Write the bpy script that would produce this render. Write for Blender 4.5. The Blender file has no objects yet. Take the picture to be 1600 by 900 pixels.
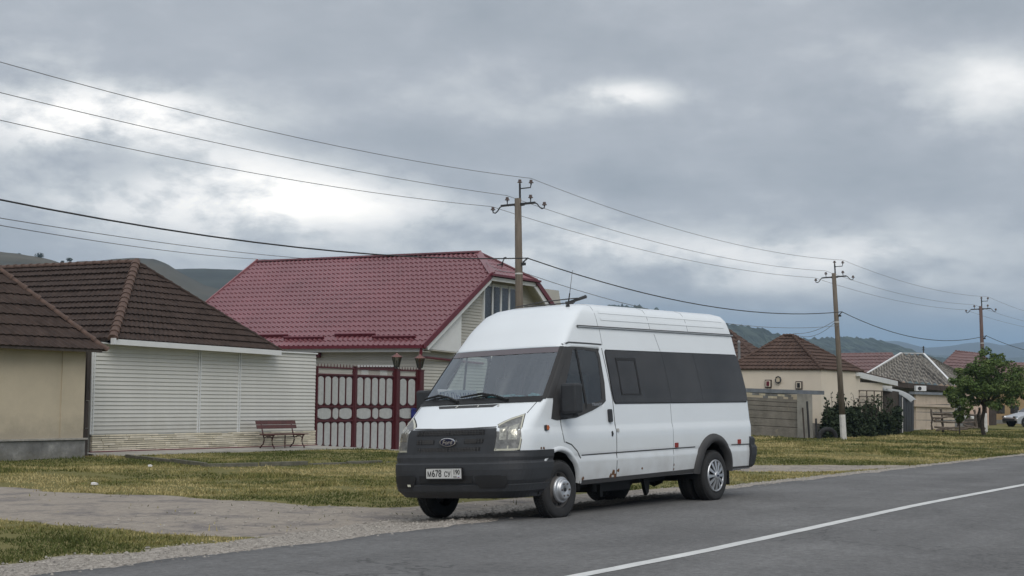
import bpy, bmesh, math, random
import numpy as np
from mathutils import Vector, Matrix
random.seed(7); rng = np.random.default_rng(7)
scene = bpy.context.scene
COL = scene.collection
PI = math.pi

# ------------------------------------------------------------------ camera
CAM_H, PITCH, ROLL, YAW, FPX = 1.479, 0.0711, 0.0142, 1.0335, 2390.0
_F = np.array([math.sin(YAW)*math.cos(PITCH), math.cos(YAW)*math.cos(PITCH), math.sin(PITCH)])
_R0 = np.array([math.cos(YAW), -math.sin(YAW), 0.0]); _U0 = np.cross(_R0, _F)
_R = math.cos(ROLL)*_R0 + math.sin(ROLL)*_U0; _U = -math.sin(ROLL)*_R0 + math.cos(ROLL)*_U0
cd = bpy.data.cameras.new('camera'); cam = bpy.data.objects.new('camera', cd); COL.objects.link(cam)
cam.matrix_world = Matrix(((_R[0], _U[0], -_F[0], 0), (_R[1], _U[1], -_F[1], 0), (_R[2], _U[2], -_F[2], CAM_H), (0, 0, 0, 1)))
cd.sensor_width = 36; cd.lens = 36*FPX/1600; cd.clip_end = 30000; cd.clip_start = 0.2
scene.camera = cam

# ------------------------------------------------------------------ sky, sun, exposure
SUN_EL, SUN_AZ = math.radians(46), math.radians(-132)      # azimuth from +Y towards +X
w = bpy.data.worlds.new('World'); scene.world = w; w.use_nodes = True
nt = w.node_tree; N = nt.nodes; LK = nt.links; N.clear()
def nd(t, **k):
    n = N.new(t)
    for a, b in k.items(): setattr(n, a, b)
    return n
def mth(op, a, b=None, c=None, clamp=False):
    n = nd('ShaderNodeMath', operation=op); n.use_clamp = clamp
    for i, v in enumerate((a, b, c)):
        if v is None: continue
        if isinstance(v, (int, float)): n.inputs[i].default_value = v
        else: LK.new(v, n.inputs[i])
    return n.outputs[0]
tc = nd('ShaderNodeTexCoord'); sep = nd('ShaderNodeSeparateXYZ'); LK.new(tc.outputs['Generated'], sep.inputs[0])
az = mth('ARCTAN2', sep.outputs[0], sep.outputs[1]); el = mth('ARCSINE', sep.outputs[2])
azr = mth('SUBTRACT', az, YAW)
cxyz = nd('ShaderNodeCombineXYZ')                          # layered clouds: stretched towards the horizon
zz = mth('ADD', mth('MAXIMUM', sep.outputs[2], 0.0), 0.16)
LK.new(mth('DIVIDE', sep.outputs[0], zz), cxyz.inputs[0]); LK.new(mth('DIVIDE', sep.outputs[1], zz), cxyz.inputs[1])
def noise(vec, scale, detail, rough, dist=0.0):
    n = nd('ShaderNodeTexNoise'); n.inputs['Scale'].default_value = scale; n.inputs['Detail'].default_value = detail
    n.inputs['Roughness'].default_value = rough; n.inputs['Distortion'].default_value = dist
    LK.new(vec, n.inputs['Vector']); return n.outputs[0]
n1 = noise(cxyz.outputs[0], 0.95, 9, 0.55, 0.1); n2 = noise(cxyz.outputs[0], 3.0, 8, 0.6, 0.05)
cx2 = nd('ShaderNodeCombineXYZ'); LK.new(mth('MULTIPLY', azr, 9.0), cx2.inputs[0]); LK.new(mth('MULTIPLY', el, 17.0), cx2.inputs[1])
n3 = noise(cx2.outputs[0], 1.25, 10, 0.60, 0.12)
def blob(px, py, sx, sy, amp, tilt=0.0):
    a0 = (px-800)/FPX; e0 = (640+0.0141*(px-2225)-py)/FPX
    da = mth('SUBTRACT', azr, a0); de = mth('SUBTRACT', mth('SUBTRACT', el, e0), mth('MULTIPLY', da, tilt))
    u = mth('DIVIDE', da, sx/FPX); v = mth('DIVIDE', de, sy/FPX)
    q = mth('ADD', mth('MULTIPLY', u, u), mth('MULTIPLY', v, v))
    return mth('MULTIPLY', mth('POWER', 2.718, mth('MULTIPLY', q, -1.0)), amp)
BLOBS = [(150, 205, 190, 50, .20), (500, 300, 230, 40, .14), (1480, 200, 160, 60, .10), (700, 110, 160, 30, .08), (300, 335, 270, 55, .42), (255, 190, 150, 42, .36), (70, 225, 120, 60, .26), (560, 325, 150, 38, .30), (390, 262, 150, 45, .18), (60, 120, 90, 60, .12), (450, 320, 60, 30, .2),
         (980, 150, 95, 24, .34), (1545, 145, 100, 50, .26), (1150, 400, 420, 42, .30), (1250, 452, 260, 22, .16), (900, 350, 130, 70, .14), (1400, 120, 120, 40, .10),
         (450, 70, 420, 62, -.12), (640, 215, 190, 45, -.12), (1300, 50, 300, 70, -.05), (1250, 270, 400, 55, -.09), (160, 265, 90, 26, -.16), (430, 225, 90, 24, -.12), (90, 370, 200, 30, -.04)]
acc = None
for b in BLOBS:
    o = blob(*b); acc = o if acc is None else mth('ADD', acc, o)
edge = mth('MULTIPLY_ADD', n3, 4.2, -1.15, clamp=True)
v = mth('ADD', 0.44, mth('MULTIPLY', acc, edge))
v = mth('ADD', v, mth('MULTIPLY', mth('SUBTRACT', n1, 0.5), 0.55))
v = mth('ADD', v, mth('MULTIPLY', mth('SUBTRACT', n2, 0.5), 0.30))
v = mth('ADD', v, mth('MULTIPLY', mth('SUBTRACT', n3, 0.5), 0.46))
cr = nd('ShaderNodeValToRGB'); LK.new(v, cr.inputs[0]); E_ = cr.color_ramp.elements
E_[0].position = 0.0; E_[0].color = (.24, .265, .30, 1); E_[1].position = 1.0; E_[1].color = (1.35, 1.3, 1.22, 1)
for p_, c_ in ((.28, (.34, .37, .405, 1)), (.46, (.45, .475, .51, 1)), (.62, (.66, .68, .69, 1)), (.78, (.98, .97, .95, 1))):
    e = cr.color_ramp.elements.new(p_); e.color = c_
hz = nd('ShaderNodeMapRange'); LK.new(el, hz.inputs[0]); hz.inputs[1].default_value = 0.022; hz.inputs[2].default_value = 0.078
hz.inputs[3].default_value = 1.0; hz.inputs[4].default_value = 0.0; hz.interpolation_type = 'SMOOTHERSTEP'
mixh = nd('ShaderNodeMix', data_type='RGBA'); LK.new(mth('MULTIPLY', hz.outputs[0], 0.9), mixh.inputs['Factor']); LK.new(cr.outputs[0], mixh.inputs['A'])
mixh.inputs['B'].default_value = (.15, .30, .48, 1)       # thick bluish air low over the horizon
zen = nd('ShaderNodeMapRange'); LK.new(el, zen.inputs[0]); zen.inputs[1].default_value = 0.26; zen.inputs[2].default_value = 1.2
zen.inputs[3].default_value = 1.0; zen.inputs[4].default_value = 1.5
vm = nd('ShaderNodeVectorMath', operation='SCALE'); LK.new(mixh.outputs['Result'], vm.inputs[0]); LK.new(zen.outputs[0], vm.inputs['Scale'])
sky = nd('ShaderNodeTexSky'); sky.sky_type = 'NISHITA'; sky.sun_disc = False; sky.sun_elevation = SUN_EL; sky.sun_rotation = SUN_AZ
bg1 = nd('ShaderNodeBackground'); LK.new(sky.outputs[0], bg1.inputs[0]); bg1.inputs[1].default_value = 0.08
bg2 = nd('ShaderNodeBackground'); LK.new(vm.outputs[0], bg2.inputs[0]); bg2.inputs[1].default_value = 1.0
ms = nd('ShaderNodeMixShader'); ms.inputs[0].default_value = 0.94; LK.new(bg1.outputs[0], ms.inputs[1]); LK.new(bg2.outputs[0], ms.inputs[2])
wo = nd('ShaderNodeOutputWorld'); LK.new(ms.outputs[0], wo.inputs[0])

sl = bpy.data.lights.new('sun', 'SUN'); sl.energy = 1.5; sl.angle = math.radians(45); sl.color = (1, .96, .9)
so = bpy.data.objects.new('sun', sl); COL.objects.link(so)
sd = Vector((math.sin(SUN_AZ)*math.cos(SUN_EL), math.cos(SUN_AZ)*math.cos(SUN_EL), math.sin(SUN_EL)))
so.rotation_euler = sd.to_track_quat('Z', 'Y').to_euler()
scene.view_settings.view_transform = 'Standard'; scene.view_settings.look = 'None'
scene.view_settings.exposure = 0.18; scene.view_settings.gamma = 1.0
scene.cycles.use_denoising = True; scene.cycles.max_bounces = 6; scene.cycles.transparent_max_bounces = 16

# ------------------------------------------------------------------ helpers
def ray(px, py):
    return (px-800)*_R - (py-450)*_U + FPX*_F
def at(px, py, d):                       # world point seen at photo pixel (px, py), d metres deep
    r = ray(px, py); return Vector(np.array([0, 0, CAM_H]) + r*(d/FPX))
def atY(px, py, Y):
    r = ray(px, py); return Vector(np.array([0, 0, CAM_H]) + r*(Y/r[1]))
def ground_pt(px, d):                    # the ground under a pixel column, d metres deep
    p = at(px, 640, d); p.z = zg(p.x, p.y); return p
def smooth(a, b, x):
    t = np.clip((np.asarray(x, float)-a)/(b-a), 0, 1); return t*t*(3-2*t)
def zroad(x): return 0.03 + 0.06*smooth(12, 22, x)
YE = 9.38                                # asphalt edge
def vnoise(x, y, s, seed=0):
    x = np.asarray(x, float)*s+seed*17.3; y = np.asarray(y, float)*s-seed*9.1
    xi = np.floor(x); yi = np.floor(y); fx = x-xi; fy = y-yi; fx = fx*fx*(3-2*fx); fy = fy*fy*(3-2*fy)
    def h(a, b):
        q = np.sin(a*127.1+b*311.7+seed*3.7)*43758.5453; return q-np.floor(q)
    return (h(xi, yi)*(1-fx)+h(xi+1, yi)*fx)*(1-fy)+(h(xi, yi+1)*(1-fx)+h(xi+1, yi+1)*fx)*fy
def fbm(x, y, s, n=4, seed=0):
    r = 0; a = .5
    for k in range(n): r = r+a*vnoise(x, y, s*2**k, seed+k); a *= .5
    return r/(1-.5**n)
def zg(x, y):
    x = np.asarray(x, float); y = np.asarray(y, float)
    r = zroad(x)
    side = smooth(YE+.05, 10.7, y); back = smooth(11.2, 14.5, y)
    z = r*(1-side)+(-.05+.03*smooth(17, 20, x))*side
    z = z*(1-back)+back*0.0
    z = z - .24*np.exp(-((x-39.5)/3.6)**2-((y-25.6)/3.2)**2)
    bump = (fbm(x, y, .45, 3, 5)-.5)*.09*smooth(10.5, 12.5, y)*(1-.7*drive_mask(x, y))
    return z+bump*np.where(y > 25.2, .3, 1)
def drive_mask(x, y):
    x = np.asarray(x, float); y = np.asarray(y, float)
    j = (fbm(x, y, 1.1, 4, 2)-.5)*1.3
    lo = 12.45+.5*smooth(11.8, 10.6, y)+j*.5; hi = 16.35+1.0*np.clip((13.5-y)/2.5, 0, 1)+7.5*smooth(12.2, 10.7, y)+j*.7
    d1 = smooth(-.22, .22, x-lo)*smooth(-.22, .22, hi-x)*(y > 10.2)
    cx = smooth(16, 25, y)*5.5
    lo2 = 30.2+1.6*smooth(12.4, 11.0, y)+2.5*smooth(11.2, 10.4, y)+cx+j*.5; hi2 = 33.2+3.4*smooth(13.4, 10.7, y)+cx+j*.6
    d2 = smooth(-.22, .22, x-lo2)*smooth(-.22, .22, hi2-x)*(y > 10.3)
    return np.maximum(d1, d2)
def gravel_mask(x, y):
    x = np.asarray(x, float); y = np.asarray(y, float)
    j = (fbm(x, y, 1.6, 4, 9)-.5)*1.1
    out = 10.75+.25*smooth(12, 16, x)-.5*smooth(18, 24, x)-.55*smooth(27, 42, x)+j*.55
    return smooth(-.2, .2, out-y)*(y > YE-.4)

def link(name, me, parent=None):
    o = bpy.data.objects.new(name, me); COL.objects.link(o)
    if parent is not None: o.parent = parent
    return o
def tag(o, label=None, cat=None, group=None, kind=None):
    if label: o['label'] = label
    if cat: o['category'] = cat
    if group: o['group'] = group
    if kind: o['kind'] = kind
    return o
def thing(name, label, cat, loc=(0, 0, 0), rz=0.0, group=None):
    o = bpy.data.objects.new(name, None); COL.objects.link(o); o.location = loc; o.rotation_euler = (0, 0, rz)
    o.empty_display_size = .1
    return tag(o, label, cat, group)
class MB:
    def __init__(s): s.v = []; s.f = []
    def add(s, vs, fs):
        n = len(s.v); s.v += [tuple(map(float, q)) for q in vs]; s.f += [tuple(n+i for i in f) for f in fs]; return s
    def box(s, c, d, R=None, taper=1.0):
        c = Vector(c); h = [q/2 for q in d]; vs = []
        for z in (-1, 1):
            k = taper if z > 0 else 1
            for x, y in ((-1, -1), (1, -1), (1, 1), (-1, 1)):
                q = Vector((x*h[0]*k, y*h[1]*k, z*h[2])); vs.append(c+(R @ q if R is not None else q))
        return s.add(vs, [(3, 2, 1, 0), (4, 5, 6, 7), (0, 1, 5, 4), (1, 2, 6, 5), (2, 3, 7, 6), (3, 0, 4, 7)])
    def quad(s, *p): return s.add(p, [tuple(range(len(p)))])
    def slab(s, pts, vec):               # polygon pts swept along vec: a solid plate
        v = Vector(vec); n = len(pts); a = [Vector(q) for q in pts]; b = [q+v for q in a]
        fs = [tuple(range(n-1, -1, -1)), tuple(range(n, 2*n))]+[(i, (i+1) % n, n+(i+1) % n, n+i) for i in range(n)]
        nrm = Vector((0, 0, 0))
        for i in range(n): nrm += a[i].cross(a[(i+1) % n])
        if nrm.dot(v) < 0: fs = [tuple(reversed(f)) for f in fs]
        return s.add(a+b, fs)
    def tube(s, path, r, n=6, caps=True, flat=1.0):
        P = [Vector(q) for q in path]; rs = r if isinstance(r, (list, tuple)) else [r]*len(P); vs = []; fs = []
        for i, q in enumerate(P):
            t = (P[min(i+1, len(P)-1)]-P[max(i-1, 0)]).normalized()
            a = t.cross(Vector((0, 0, 1)));
            if a.length < .05: a = t.cross(Vector((1, 0, 0)))
            a.normalize(); b = a.cross(t)
            for k in range(n):
                th = 2*PI*k/n; vs.append(q+(a*math.cos(th)+b*math.sin(th)*flat)*rs[i])
        for i in range(len(P)-1):
            for k in range(n): fs.append((i*n+k, i*n+(k+1) % n, (i+1)*n+(k+1) % n, (i+1)*n+k))
        if caps: fs += [tuple(range(n-1, -1, -1)), tuple((len(P)-1)*n+k for k in range(n))]
        return s.add(vs, fs)
    def lathe(s, prof, M=None, n=24):    # prof [(r, h)], axis z of M
        vs = []; fs = []
        for r, h in prof:
            for k in range(n):
                q = Vector((r*math.cos(2*PI*k/n), r*math.sin(2*PI*k/n), h)); vs.append(M @ q if M is not None else q)
        for i in range(len(prof)-1):
            for k in range(n): fs.append((i*n+k, i*n+(k+1) % n, (i+1)*n+(k+1) % n, (i+1)*n+k))
        return s.add(vs, fs)
    def grid(s, rows):
        m = len(rows[0]); vs = [q for r in rows for q in r]
        return s.add(vs, [(i*m+k, i*m+k+1, (i+1)*m+k+1, (i+1)*m+k) for i in range(len(rows)-1) for k in range(m-1)])
    def mesh(s, name, mat, smoothf=False):
        me = bpy.data.meshes.new(name); me.from_pydata(s.v, [], s.f); me.update()
        if mat: me.materials.append(mat)
        if smoothf: me.polygons.foreach_set('use_smooth', [True]*len(me.polygons))
        return me
    def build(s, name, mat, parent=None, smoothf=False, bevel=0.0):
        o = link(name, s.mesh(name, mat, smoothf), parent)
        if bevel:
            b = o.modifiers.new('b', 'BEVEL'); b.width = bevel; b.segments = 2; b.limit_method = 'ANGLE'
        return o
def fast_mesh(name, V, F, mat):          # V (n,3), F (m,3) arrays
    me = bpy.data.meshes.new(name); V = np.asarray(V, np.float32); F = np.asarray(F, np.int32); k = F.shape[1]
    me.vertices.add(len(V)); me.vertices.foreach_set('co', V.ravel())
    me.loops.add(F.size); me.loops.foreach_set('vertex_index', F.ravel())
    me.polygons.add(len(F)); me.polygons.foreach_set('loop_start', np.arange(0, F.size, k, dtype=np.int32))
    me.update(calc_edges=True)
    if mat: me.materials.append(mat)
    return me

# ------------------------------------------------------------------ materials
def mat(name, col, rough=.7, metal=0.0, var=.18, scale=3.0, bump=0.0, bscale=30.0, col2=None, spot=None, stretch=None, spec=.5, coat=0.0):
    m = bpy.data.materials.new(name); m.use_nodes = True; t = m.node_tree; n = t.nodes; l = t.links
    b = n['Principled BSDF']; b.inputs['Roughness'].default_value = rough; b.inputs['Metallic'].default_value = metal
    b.inputs['Specular IOR Level'].default_value = spec
    if coat: b.inputs['Coat Weight'].default_value = coat; b.inputs['Coat Roughness'].default_value = .08
    tcn = n.new('ShaderNodeTexCoord'); vec = tcn.outputs['Object']
    if stretch:
        mp = n.new('ShaderNodeMapping'); mp.inputs['Scale'].default_value = stretch; l.new(vec, mp.inputs[0]); vec = mp.outputs[0]
    c = tuple(col)+(1,)
    if var or col2:
        nz = n.new('ShaderNodeTexNoise'); nz.inputs['Scale'].default_value = scale; nz.inputs['Detail'].default_value = 8; nz.inputs['Roughness'].default_value = .65
        l.new(vec, nz.inputs['Vector']); r = n.new('ShaderNodeValToRGB'); l.new(nz.outputs[0], r.inputs[0])
        r.color_ramp.elements[0].position = .3; r.color_ramp.elements[1].position = .7
        r.color_ramp.elements[0].color = tuple(max(0, q*(1-var)) for q in (col2 or col))+(1,); r.color_ramp.elements[1].color = tuple(q*(1+var) for q in col)+(1,)
        out = r.outputs[0]
        if spot:                           # (colour, amount 0..1, scale) stains with a shape of their own
            n2_ = n.new('ShaderNodeTexNoise'); n2_.inputs['Scale'].default_value = spot[2]; n2_.inputs['Detail'].default_value = 9; n2_.inputs['Roughness'].default_value = .7
            l.new(vec, n2_.inputs['Vector']); r2 = n.new('ShaderNodeValToRGB'); l.new(n2_.outputs[0], r2.inputs[0])
            r2.color_ramp.elements[0].position = .72-.3*spot[1]; r2.color_ramp.elements[1].position = .80-.2*spot[1]
            mx = n.new('ShaderNodeMix'); mx.data_type = 'RGBA'; l.new(r2.outputs[0], mx.inputs['Factor']); l.new(out, mx.inputs['A']); mx.inputs['B'].default_value = tuple(spot[0])+(1,)
            out = mx.outputs['Result']
        l.new(out, b.inputs['Base Color'])
    else: b.inputs['Base Color'].default_value = c
    if bump:
        nb = n.new('ShaderNodeTexNoise'); nb.inputs['Scale'].default_value = bscale; nb.inputs['Detail'].default_value = 6; l.new(vec, nb.inputs['Vector'])
        bp = n.new('ShaderNodeBump'); bp.inputs['Strength'].default_value = bump; bp.inputs['Distance'].default_value = .02
        l.new(nb.outputs[0], bp.inputs['Height']); l.new(bp.outputs[0], b.inputs['Normal'])
    return m
def glass(name, tint, refl=.5, clear=.8, rough=.03):
    m = bpy.data.materials.new(name); m.use_nodes = True; t = m.node_tree; n = t.nodes; l = t.links; n.clear()
    tr = n.new('ShaderNodeBsdfTransparent'); tr.inputs[0].default_value = tuple(q*clear for q in tint)+(1,)
    g = n.new('ShaderNodeBsdfGlossy'); g.inputs['Roughness'].default_value = rough; g.inputs['Color'].default_value = (.9, .95, 1, 1)
    fr = n.new('ShaderNodeFresnel'); fr.inputs['IOR'].default_value = 1.55; mx = n.new('ShaderNodeMixShader')
    mm = n.new('ShaderNodeMath'); mm.operation = 'MULTIPLY_ADD'; mm.inputs[1].default_value = 1.0; mm.inputs[2].default_value = refl; mm.use_clamp = True
    l.new(fr.outputs[0], mm.inputs[0]); l.new(mm.outputs[0], mx.inputs[0]); l.new(tr.outputs[0], mx.inputs[1]); l.new(g.outputs[0], mx.inputs[2])
    o = n.new('ShaderNodeOutputMaterial'); l.new(mx.outputs[0], o.inputs[0]); return m
M = dict(
  siding=mat('white_vinyl', (.58, .575, .54), .5, var=.06, scale=1.5, bump=.05, bscale=60, spot=((.40, .39, .35), .28, 1.7), stretch=(1, 1, .5)),
  siding2=mat('cream_vinyl', (.47, .455, .41), .55, var=.06, scale=1.5),
  seam=mat('grey_trim', (.42, .42, .40), .6, var=.08),
  white=mat('white_trim', (.68, .69, .69), .5, var=.05),
  stone=mat('stone_facing', (.62, .56, .43), .85, var=.15, scale=6, bump=.3, col2=(.52, .47, .36)),
  cream=mat('cream_plaster', (.53, .46, .345), .92, var=.10, scale=.9, bump=.25, bscale=55, spot=((.42, .36, .27), .3, .8)),
  cream2=mat('pale_plaster', (.70, .62, .51), .92, var=.08, scale=.6, bump=.2, bscale=40, spot=((.5, .43, .34), .15, .5)),
  ochre=mat('ochre_plaster', (.33, .235, .13), .9, var=.12),
  pink=mat('pink_plaster', (.62, .46, .36), .9, var=.1),
  plinth=mat('rough_concrete', (.20, .20, .195), .95, var=.35, scale=2.6, bump=1.0, bscale=9, spot=((.36, .355, .34), .5, 2.6)),
  concrete=mat('pale_concrete', (.34, .325, .295), .95, var=.25, scale=2, bump=.6, bscale=20, spot=((.16, .15, .125), .4, 2.0)),
  conc_fence=mat('weathered_concrete', (.235, .215, .185), .95, var=.25, scale=2, bump=.5, bscale=18, spot=((.36, .31, .24), .3, 1.2)),
  coping=mat('bluish_slate', (.20, .22, .25), .9, var=.25, scale=3),
  brown=mat('brown_roof', (.052, .036, .030), .9, var=.36, scale=3.5, bump=.4, bscale=30, spot=((.065, .052, .042), .25, 2.2), spec=.25),
  brown2=mat('brown_roof_far', (.088, .056, .044), .85, var=.3, scale=2.5, spot=((.12, .085, .068), .25, 1.5), spec=.3),
  brown3=mat('red_brown_roof_far', (.15, .085, .08), .7, var=.25, scale=2.5),
  ridge=mat('ridge_clay', (.105, .065, .05), .8, var=.4, scale=9, spot=((.19, .14, .11), .3, 6)),
  red=mat('wine_red_metal', (.19, .074, .085), .30, var=.20, scale=.55, coat=.35, spot=((.16, .045, .06), .3, .7)),
  redtrim=mat('dark_red_trim', (.12, .014, .025), .4, var=.1),
  gate=mat('dark_red_paint', (.072, .011, .015), .45, var=.2, scale=5),
  panel=mat('grey_panel', (.40, .41, .40), .7, var=.12, scale=9, bump=.25, bscale=60),
  bench=mat('bench_red_brown', (.085, .026, .022), .5, var=.25, scale=7),
  blackred=mat('bench_iron', (.055, .012, .014), .5, var=.2),
  iron=mat('dark_iron', (.03, .03, .032), .55, var=.2),
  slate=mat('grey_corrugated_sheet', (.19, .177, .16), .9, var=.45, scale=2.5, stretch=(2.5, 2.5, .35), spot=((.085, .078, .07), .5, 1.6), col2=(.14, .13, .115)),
  pole=mat('weathered_pole', (.145, .12, .095), .9, var=.3, scale=4, stretch=(6, 6, .6), bump=.5, spot=((.08, .062, .05), .3, 2)),
  pole_red=mat('red_brown_pole', (.115, .075, .065), .9, var=.3, scale=4, stretch=(6, 6, .6)),
  limewash=mat('limewash', (.55, .54, .52), .95, var=.15, scale=5, spot=((.3, .28, .25), .25, 6)),
  wood=mat('grey_wood', (.13, .105, .085), .9, var=.4, scale=6, stretch=(1, 1, 1), bump=.5),
  darkwood=mat('dark_planks', (.062, .05, .043), .9, var=.4, scale=3, stretch=(5, 5, .7)),
  wire=mat('wire', (.16, .16, .165), .6, var=0), cable=mat('cable', (.018, .018, .02), .6, var=0),
  porcelain=mat('insulator', (.10, .075, .07), .25, var=0), 
  tyre=mat('tyre_rubber', (.022, .022, .023), .85, var=.25, scale=8),
  plastic=mat('black_plastic', (.028, .030, .034), .6, var=.18, scale=5),
  plastic2=mat('grey_black_plastic', (.042, .041, .042), .65, var=.15, scale=5),
  black=mat('black', (.010, .010, .011), .6, var=0), seaml=mat('seam_light', (.27, .29, .31), .7, var=0), gap=mat('seam_dark', (.05, .052, .056), .7, var=0),
  chrome=mat('chrome', (.75, .76, .78), .18, 1.0, var=0), steel=mat('wheel_silver', (.50, .51, .53), .38, .75, var=.12, scale=12),
  rimdark=mat('rim_dirty', (.12, .11, .105), .7, .3, var=.3, scale=14),
  lens=mat('yellowed_lens', (.50, .49, .40), .18, var=.1, scale=6, coat=.6), lensin=mat('lamp_inside', (.19, .19, .185), .35, .3, var=.45, scale=14),
  amber=mat('amber_lens', (.45, .11, .02), .25, var=.1), redlens=mat('red_marker', (.25, .02, .012), .3, var=.2),
  plate=mat('plate_white', (.62, .62, .60), .5, var=.08, scale=20), ink=mat('ink', (.012, .012, .014), .6, var=0), blueink=mat('blue_ink', (.05, .12, .35), .6, var=0),
  emblem=mat('emblem_dark', (.012, .016, .045), .25, var=0), blue=mat('blue_paint', (.012, .02, .16), .45, var=.1),
  paper=mat('paper', (.72, .78, .84), .8, var=.03), seat=mat('seat_cloth', (.07, .075, .08), .9, var=.2), dash=mat('dash_grey', (.045, .05, .055), .8, var=.15),
  rag=mat('teal_clutter', (.07, .24, .25), .8, var=.7, scale=14, col2=(.06, .11, .24)), liner=mat('interior_grey', (.24, .25, .26), .9, var=.1),
  silver=mat('silver_car_paint', (.50, .51, .53), .28, .55, var=.03, coat=.5), litter=mat('litter_white', (.7, .68, .68), .7, var=.1),
  rock=mat('stone_grey', (.30, .28, .26), .95, var=.35, scale=7), rust=mat('rust', (.14, .065, .03), .9, var=.4, scale=20),
  bark=mat('bark', (.06, .048, .038), .95, var=.4, scale=8, bump=.6), leaf=None)
M['glass'] = glass('windscreen_glass', (.86, .93, .93), .15, .96)
M['sideglass'] = glass('side_glass', (.72, .80, .79), .03, .85)
M['house_glass'] = mat('house_glass', (.035, .04, .048), .06, var=.1, spec=.8)
def tinted():
    m = mat('privacy_glass', (.022, .021, .021), .05, var=.55, scale=1.1, col2=(.009, .010, .012), stretch=(1, 1, .8), spec=.55, bump=.05, bscale=1.4); return m
M['tint'] = tinted()
def foliage(name, a, b, c, trans=.25):
    m = bpy.data.materials.new(name); m.use_nodes = True; t = m.node_tree; n = t.nodes; l = t.links
    p = n['Principled BSDF']; p.inputs['Roughness'].default_value = .75; p.inputs['Specular IOR Level'].default_value = .2
    tcn = n.new('ShaderNodeTexCoord'); nz = n.new('ShaderNodeTexNoise'); nz.inputs['Scale'].default_value = 1.7; nz.inputs['Detail'].default_value = 6
    l.new(tcn.outputs['Object'], nz.inputs[0]); r = n.new('ShaderNodeValToRGB'); l.new(nz.outputs[0], r.inputs[0])
    r.color_ramp.elements[0].position = .3; r.color_ramp.elements[0].color = tuple(a)+(1,); r.color_ramp.elements[1].position = .7; r.color_ramp.elements[1].color = tuple(c)+(1,)
    e = r.color_ramp.elements.new(.5); e.color = tuple(b)+(1,)
    l.new(r.outputs[0], p.inputs['Base Color'])
    return m
M['leaf'] = foliage('tree_leaf', (.06, .10, .030), (.095, .14, .042), (.145, .19, .062))
M['leaf2'] = foliage('sapling_leaf', (.07, .10, .025), (.10, .14, .03), (.14, .18, .05))
M['hedge'] = foliage('hedge_leaf', (.016, .026, .014), (.026, .040, .019), (.045, .06, .03))
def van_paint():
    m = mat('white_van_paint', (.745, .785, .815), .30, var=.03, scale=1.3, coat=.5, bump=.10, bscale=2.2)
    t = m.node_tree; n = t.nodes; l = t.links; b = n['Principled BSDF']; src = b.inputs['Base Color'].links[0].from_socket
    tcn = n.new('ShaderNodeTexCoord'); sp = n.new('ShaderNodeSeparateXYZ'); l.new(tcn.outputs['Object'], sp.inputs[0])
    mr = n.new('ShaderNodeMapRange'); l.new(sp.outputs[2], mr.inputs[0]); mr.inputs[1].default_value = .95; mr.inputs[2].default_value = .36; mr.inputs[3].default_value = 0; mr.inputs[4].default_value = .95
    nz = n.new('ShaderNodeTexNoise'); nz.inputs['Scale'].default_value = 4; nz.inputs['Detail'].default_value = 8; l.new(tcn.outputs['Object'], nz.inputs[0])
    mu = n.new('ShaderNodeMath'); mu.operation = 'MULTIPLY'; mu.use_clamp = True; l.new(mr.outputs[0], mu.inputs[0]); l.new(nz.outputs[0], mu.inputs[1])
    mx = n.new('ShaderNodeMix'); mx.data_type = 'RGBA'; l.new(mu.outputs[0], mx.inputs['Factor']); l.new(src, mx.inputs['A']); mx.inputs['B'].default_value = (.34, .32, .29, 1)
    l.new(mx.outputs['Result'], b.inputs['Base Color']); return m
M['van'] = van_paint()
def slate_stripes():                     # rib shading of the sheets painted into the colour as dark and light bands
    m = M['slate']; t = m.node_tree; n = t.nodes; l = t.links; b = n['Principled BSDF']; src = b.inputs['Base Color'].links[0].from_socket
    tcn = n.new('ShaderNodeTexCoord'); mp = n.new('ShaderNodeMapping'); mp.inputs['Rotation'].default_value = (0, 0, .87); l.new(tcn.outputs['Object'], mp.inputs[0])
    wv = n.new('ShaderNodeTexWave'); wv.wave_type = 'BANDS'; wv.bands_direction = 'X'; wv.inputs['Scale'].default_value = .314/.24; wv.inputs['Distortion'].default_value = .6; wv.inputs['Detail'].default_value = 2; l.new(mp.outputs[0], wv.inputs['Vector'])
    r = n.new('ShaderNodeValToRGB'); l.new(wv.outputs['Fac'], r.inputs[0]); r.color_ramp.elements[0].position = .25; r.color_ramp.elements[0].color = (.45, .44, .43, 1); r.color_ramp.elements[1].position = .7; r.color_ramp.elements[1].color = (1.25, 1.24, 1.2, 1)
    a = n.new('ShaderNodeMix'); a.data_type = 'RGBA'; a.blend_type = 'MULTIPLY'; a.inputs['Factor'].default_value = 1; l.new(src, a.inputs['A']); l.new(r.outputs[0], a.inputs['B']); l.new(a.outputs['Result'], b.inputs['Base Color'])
slate_stripes()
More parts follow.
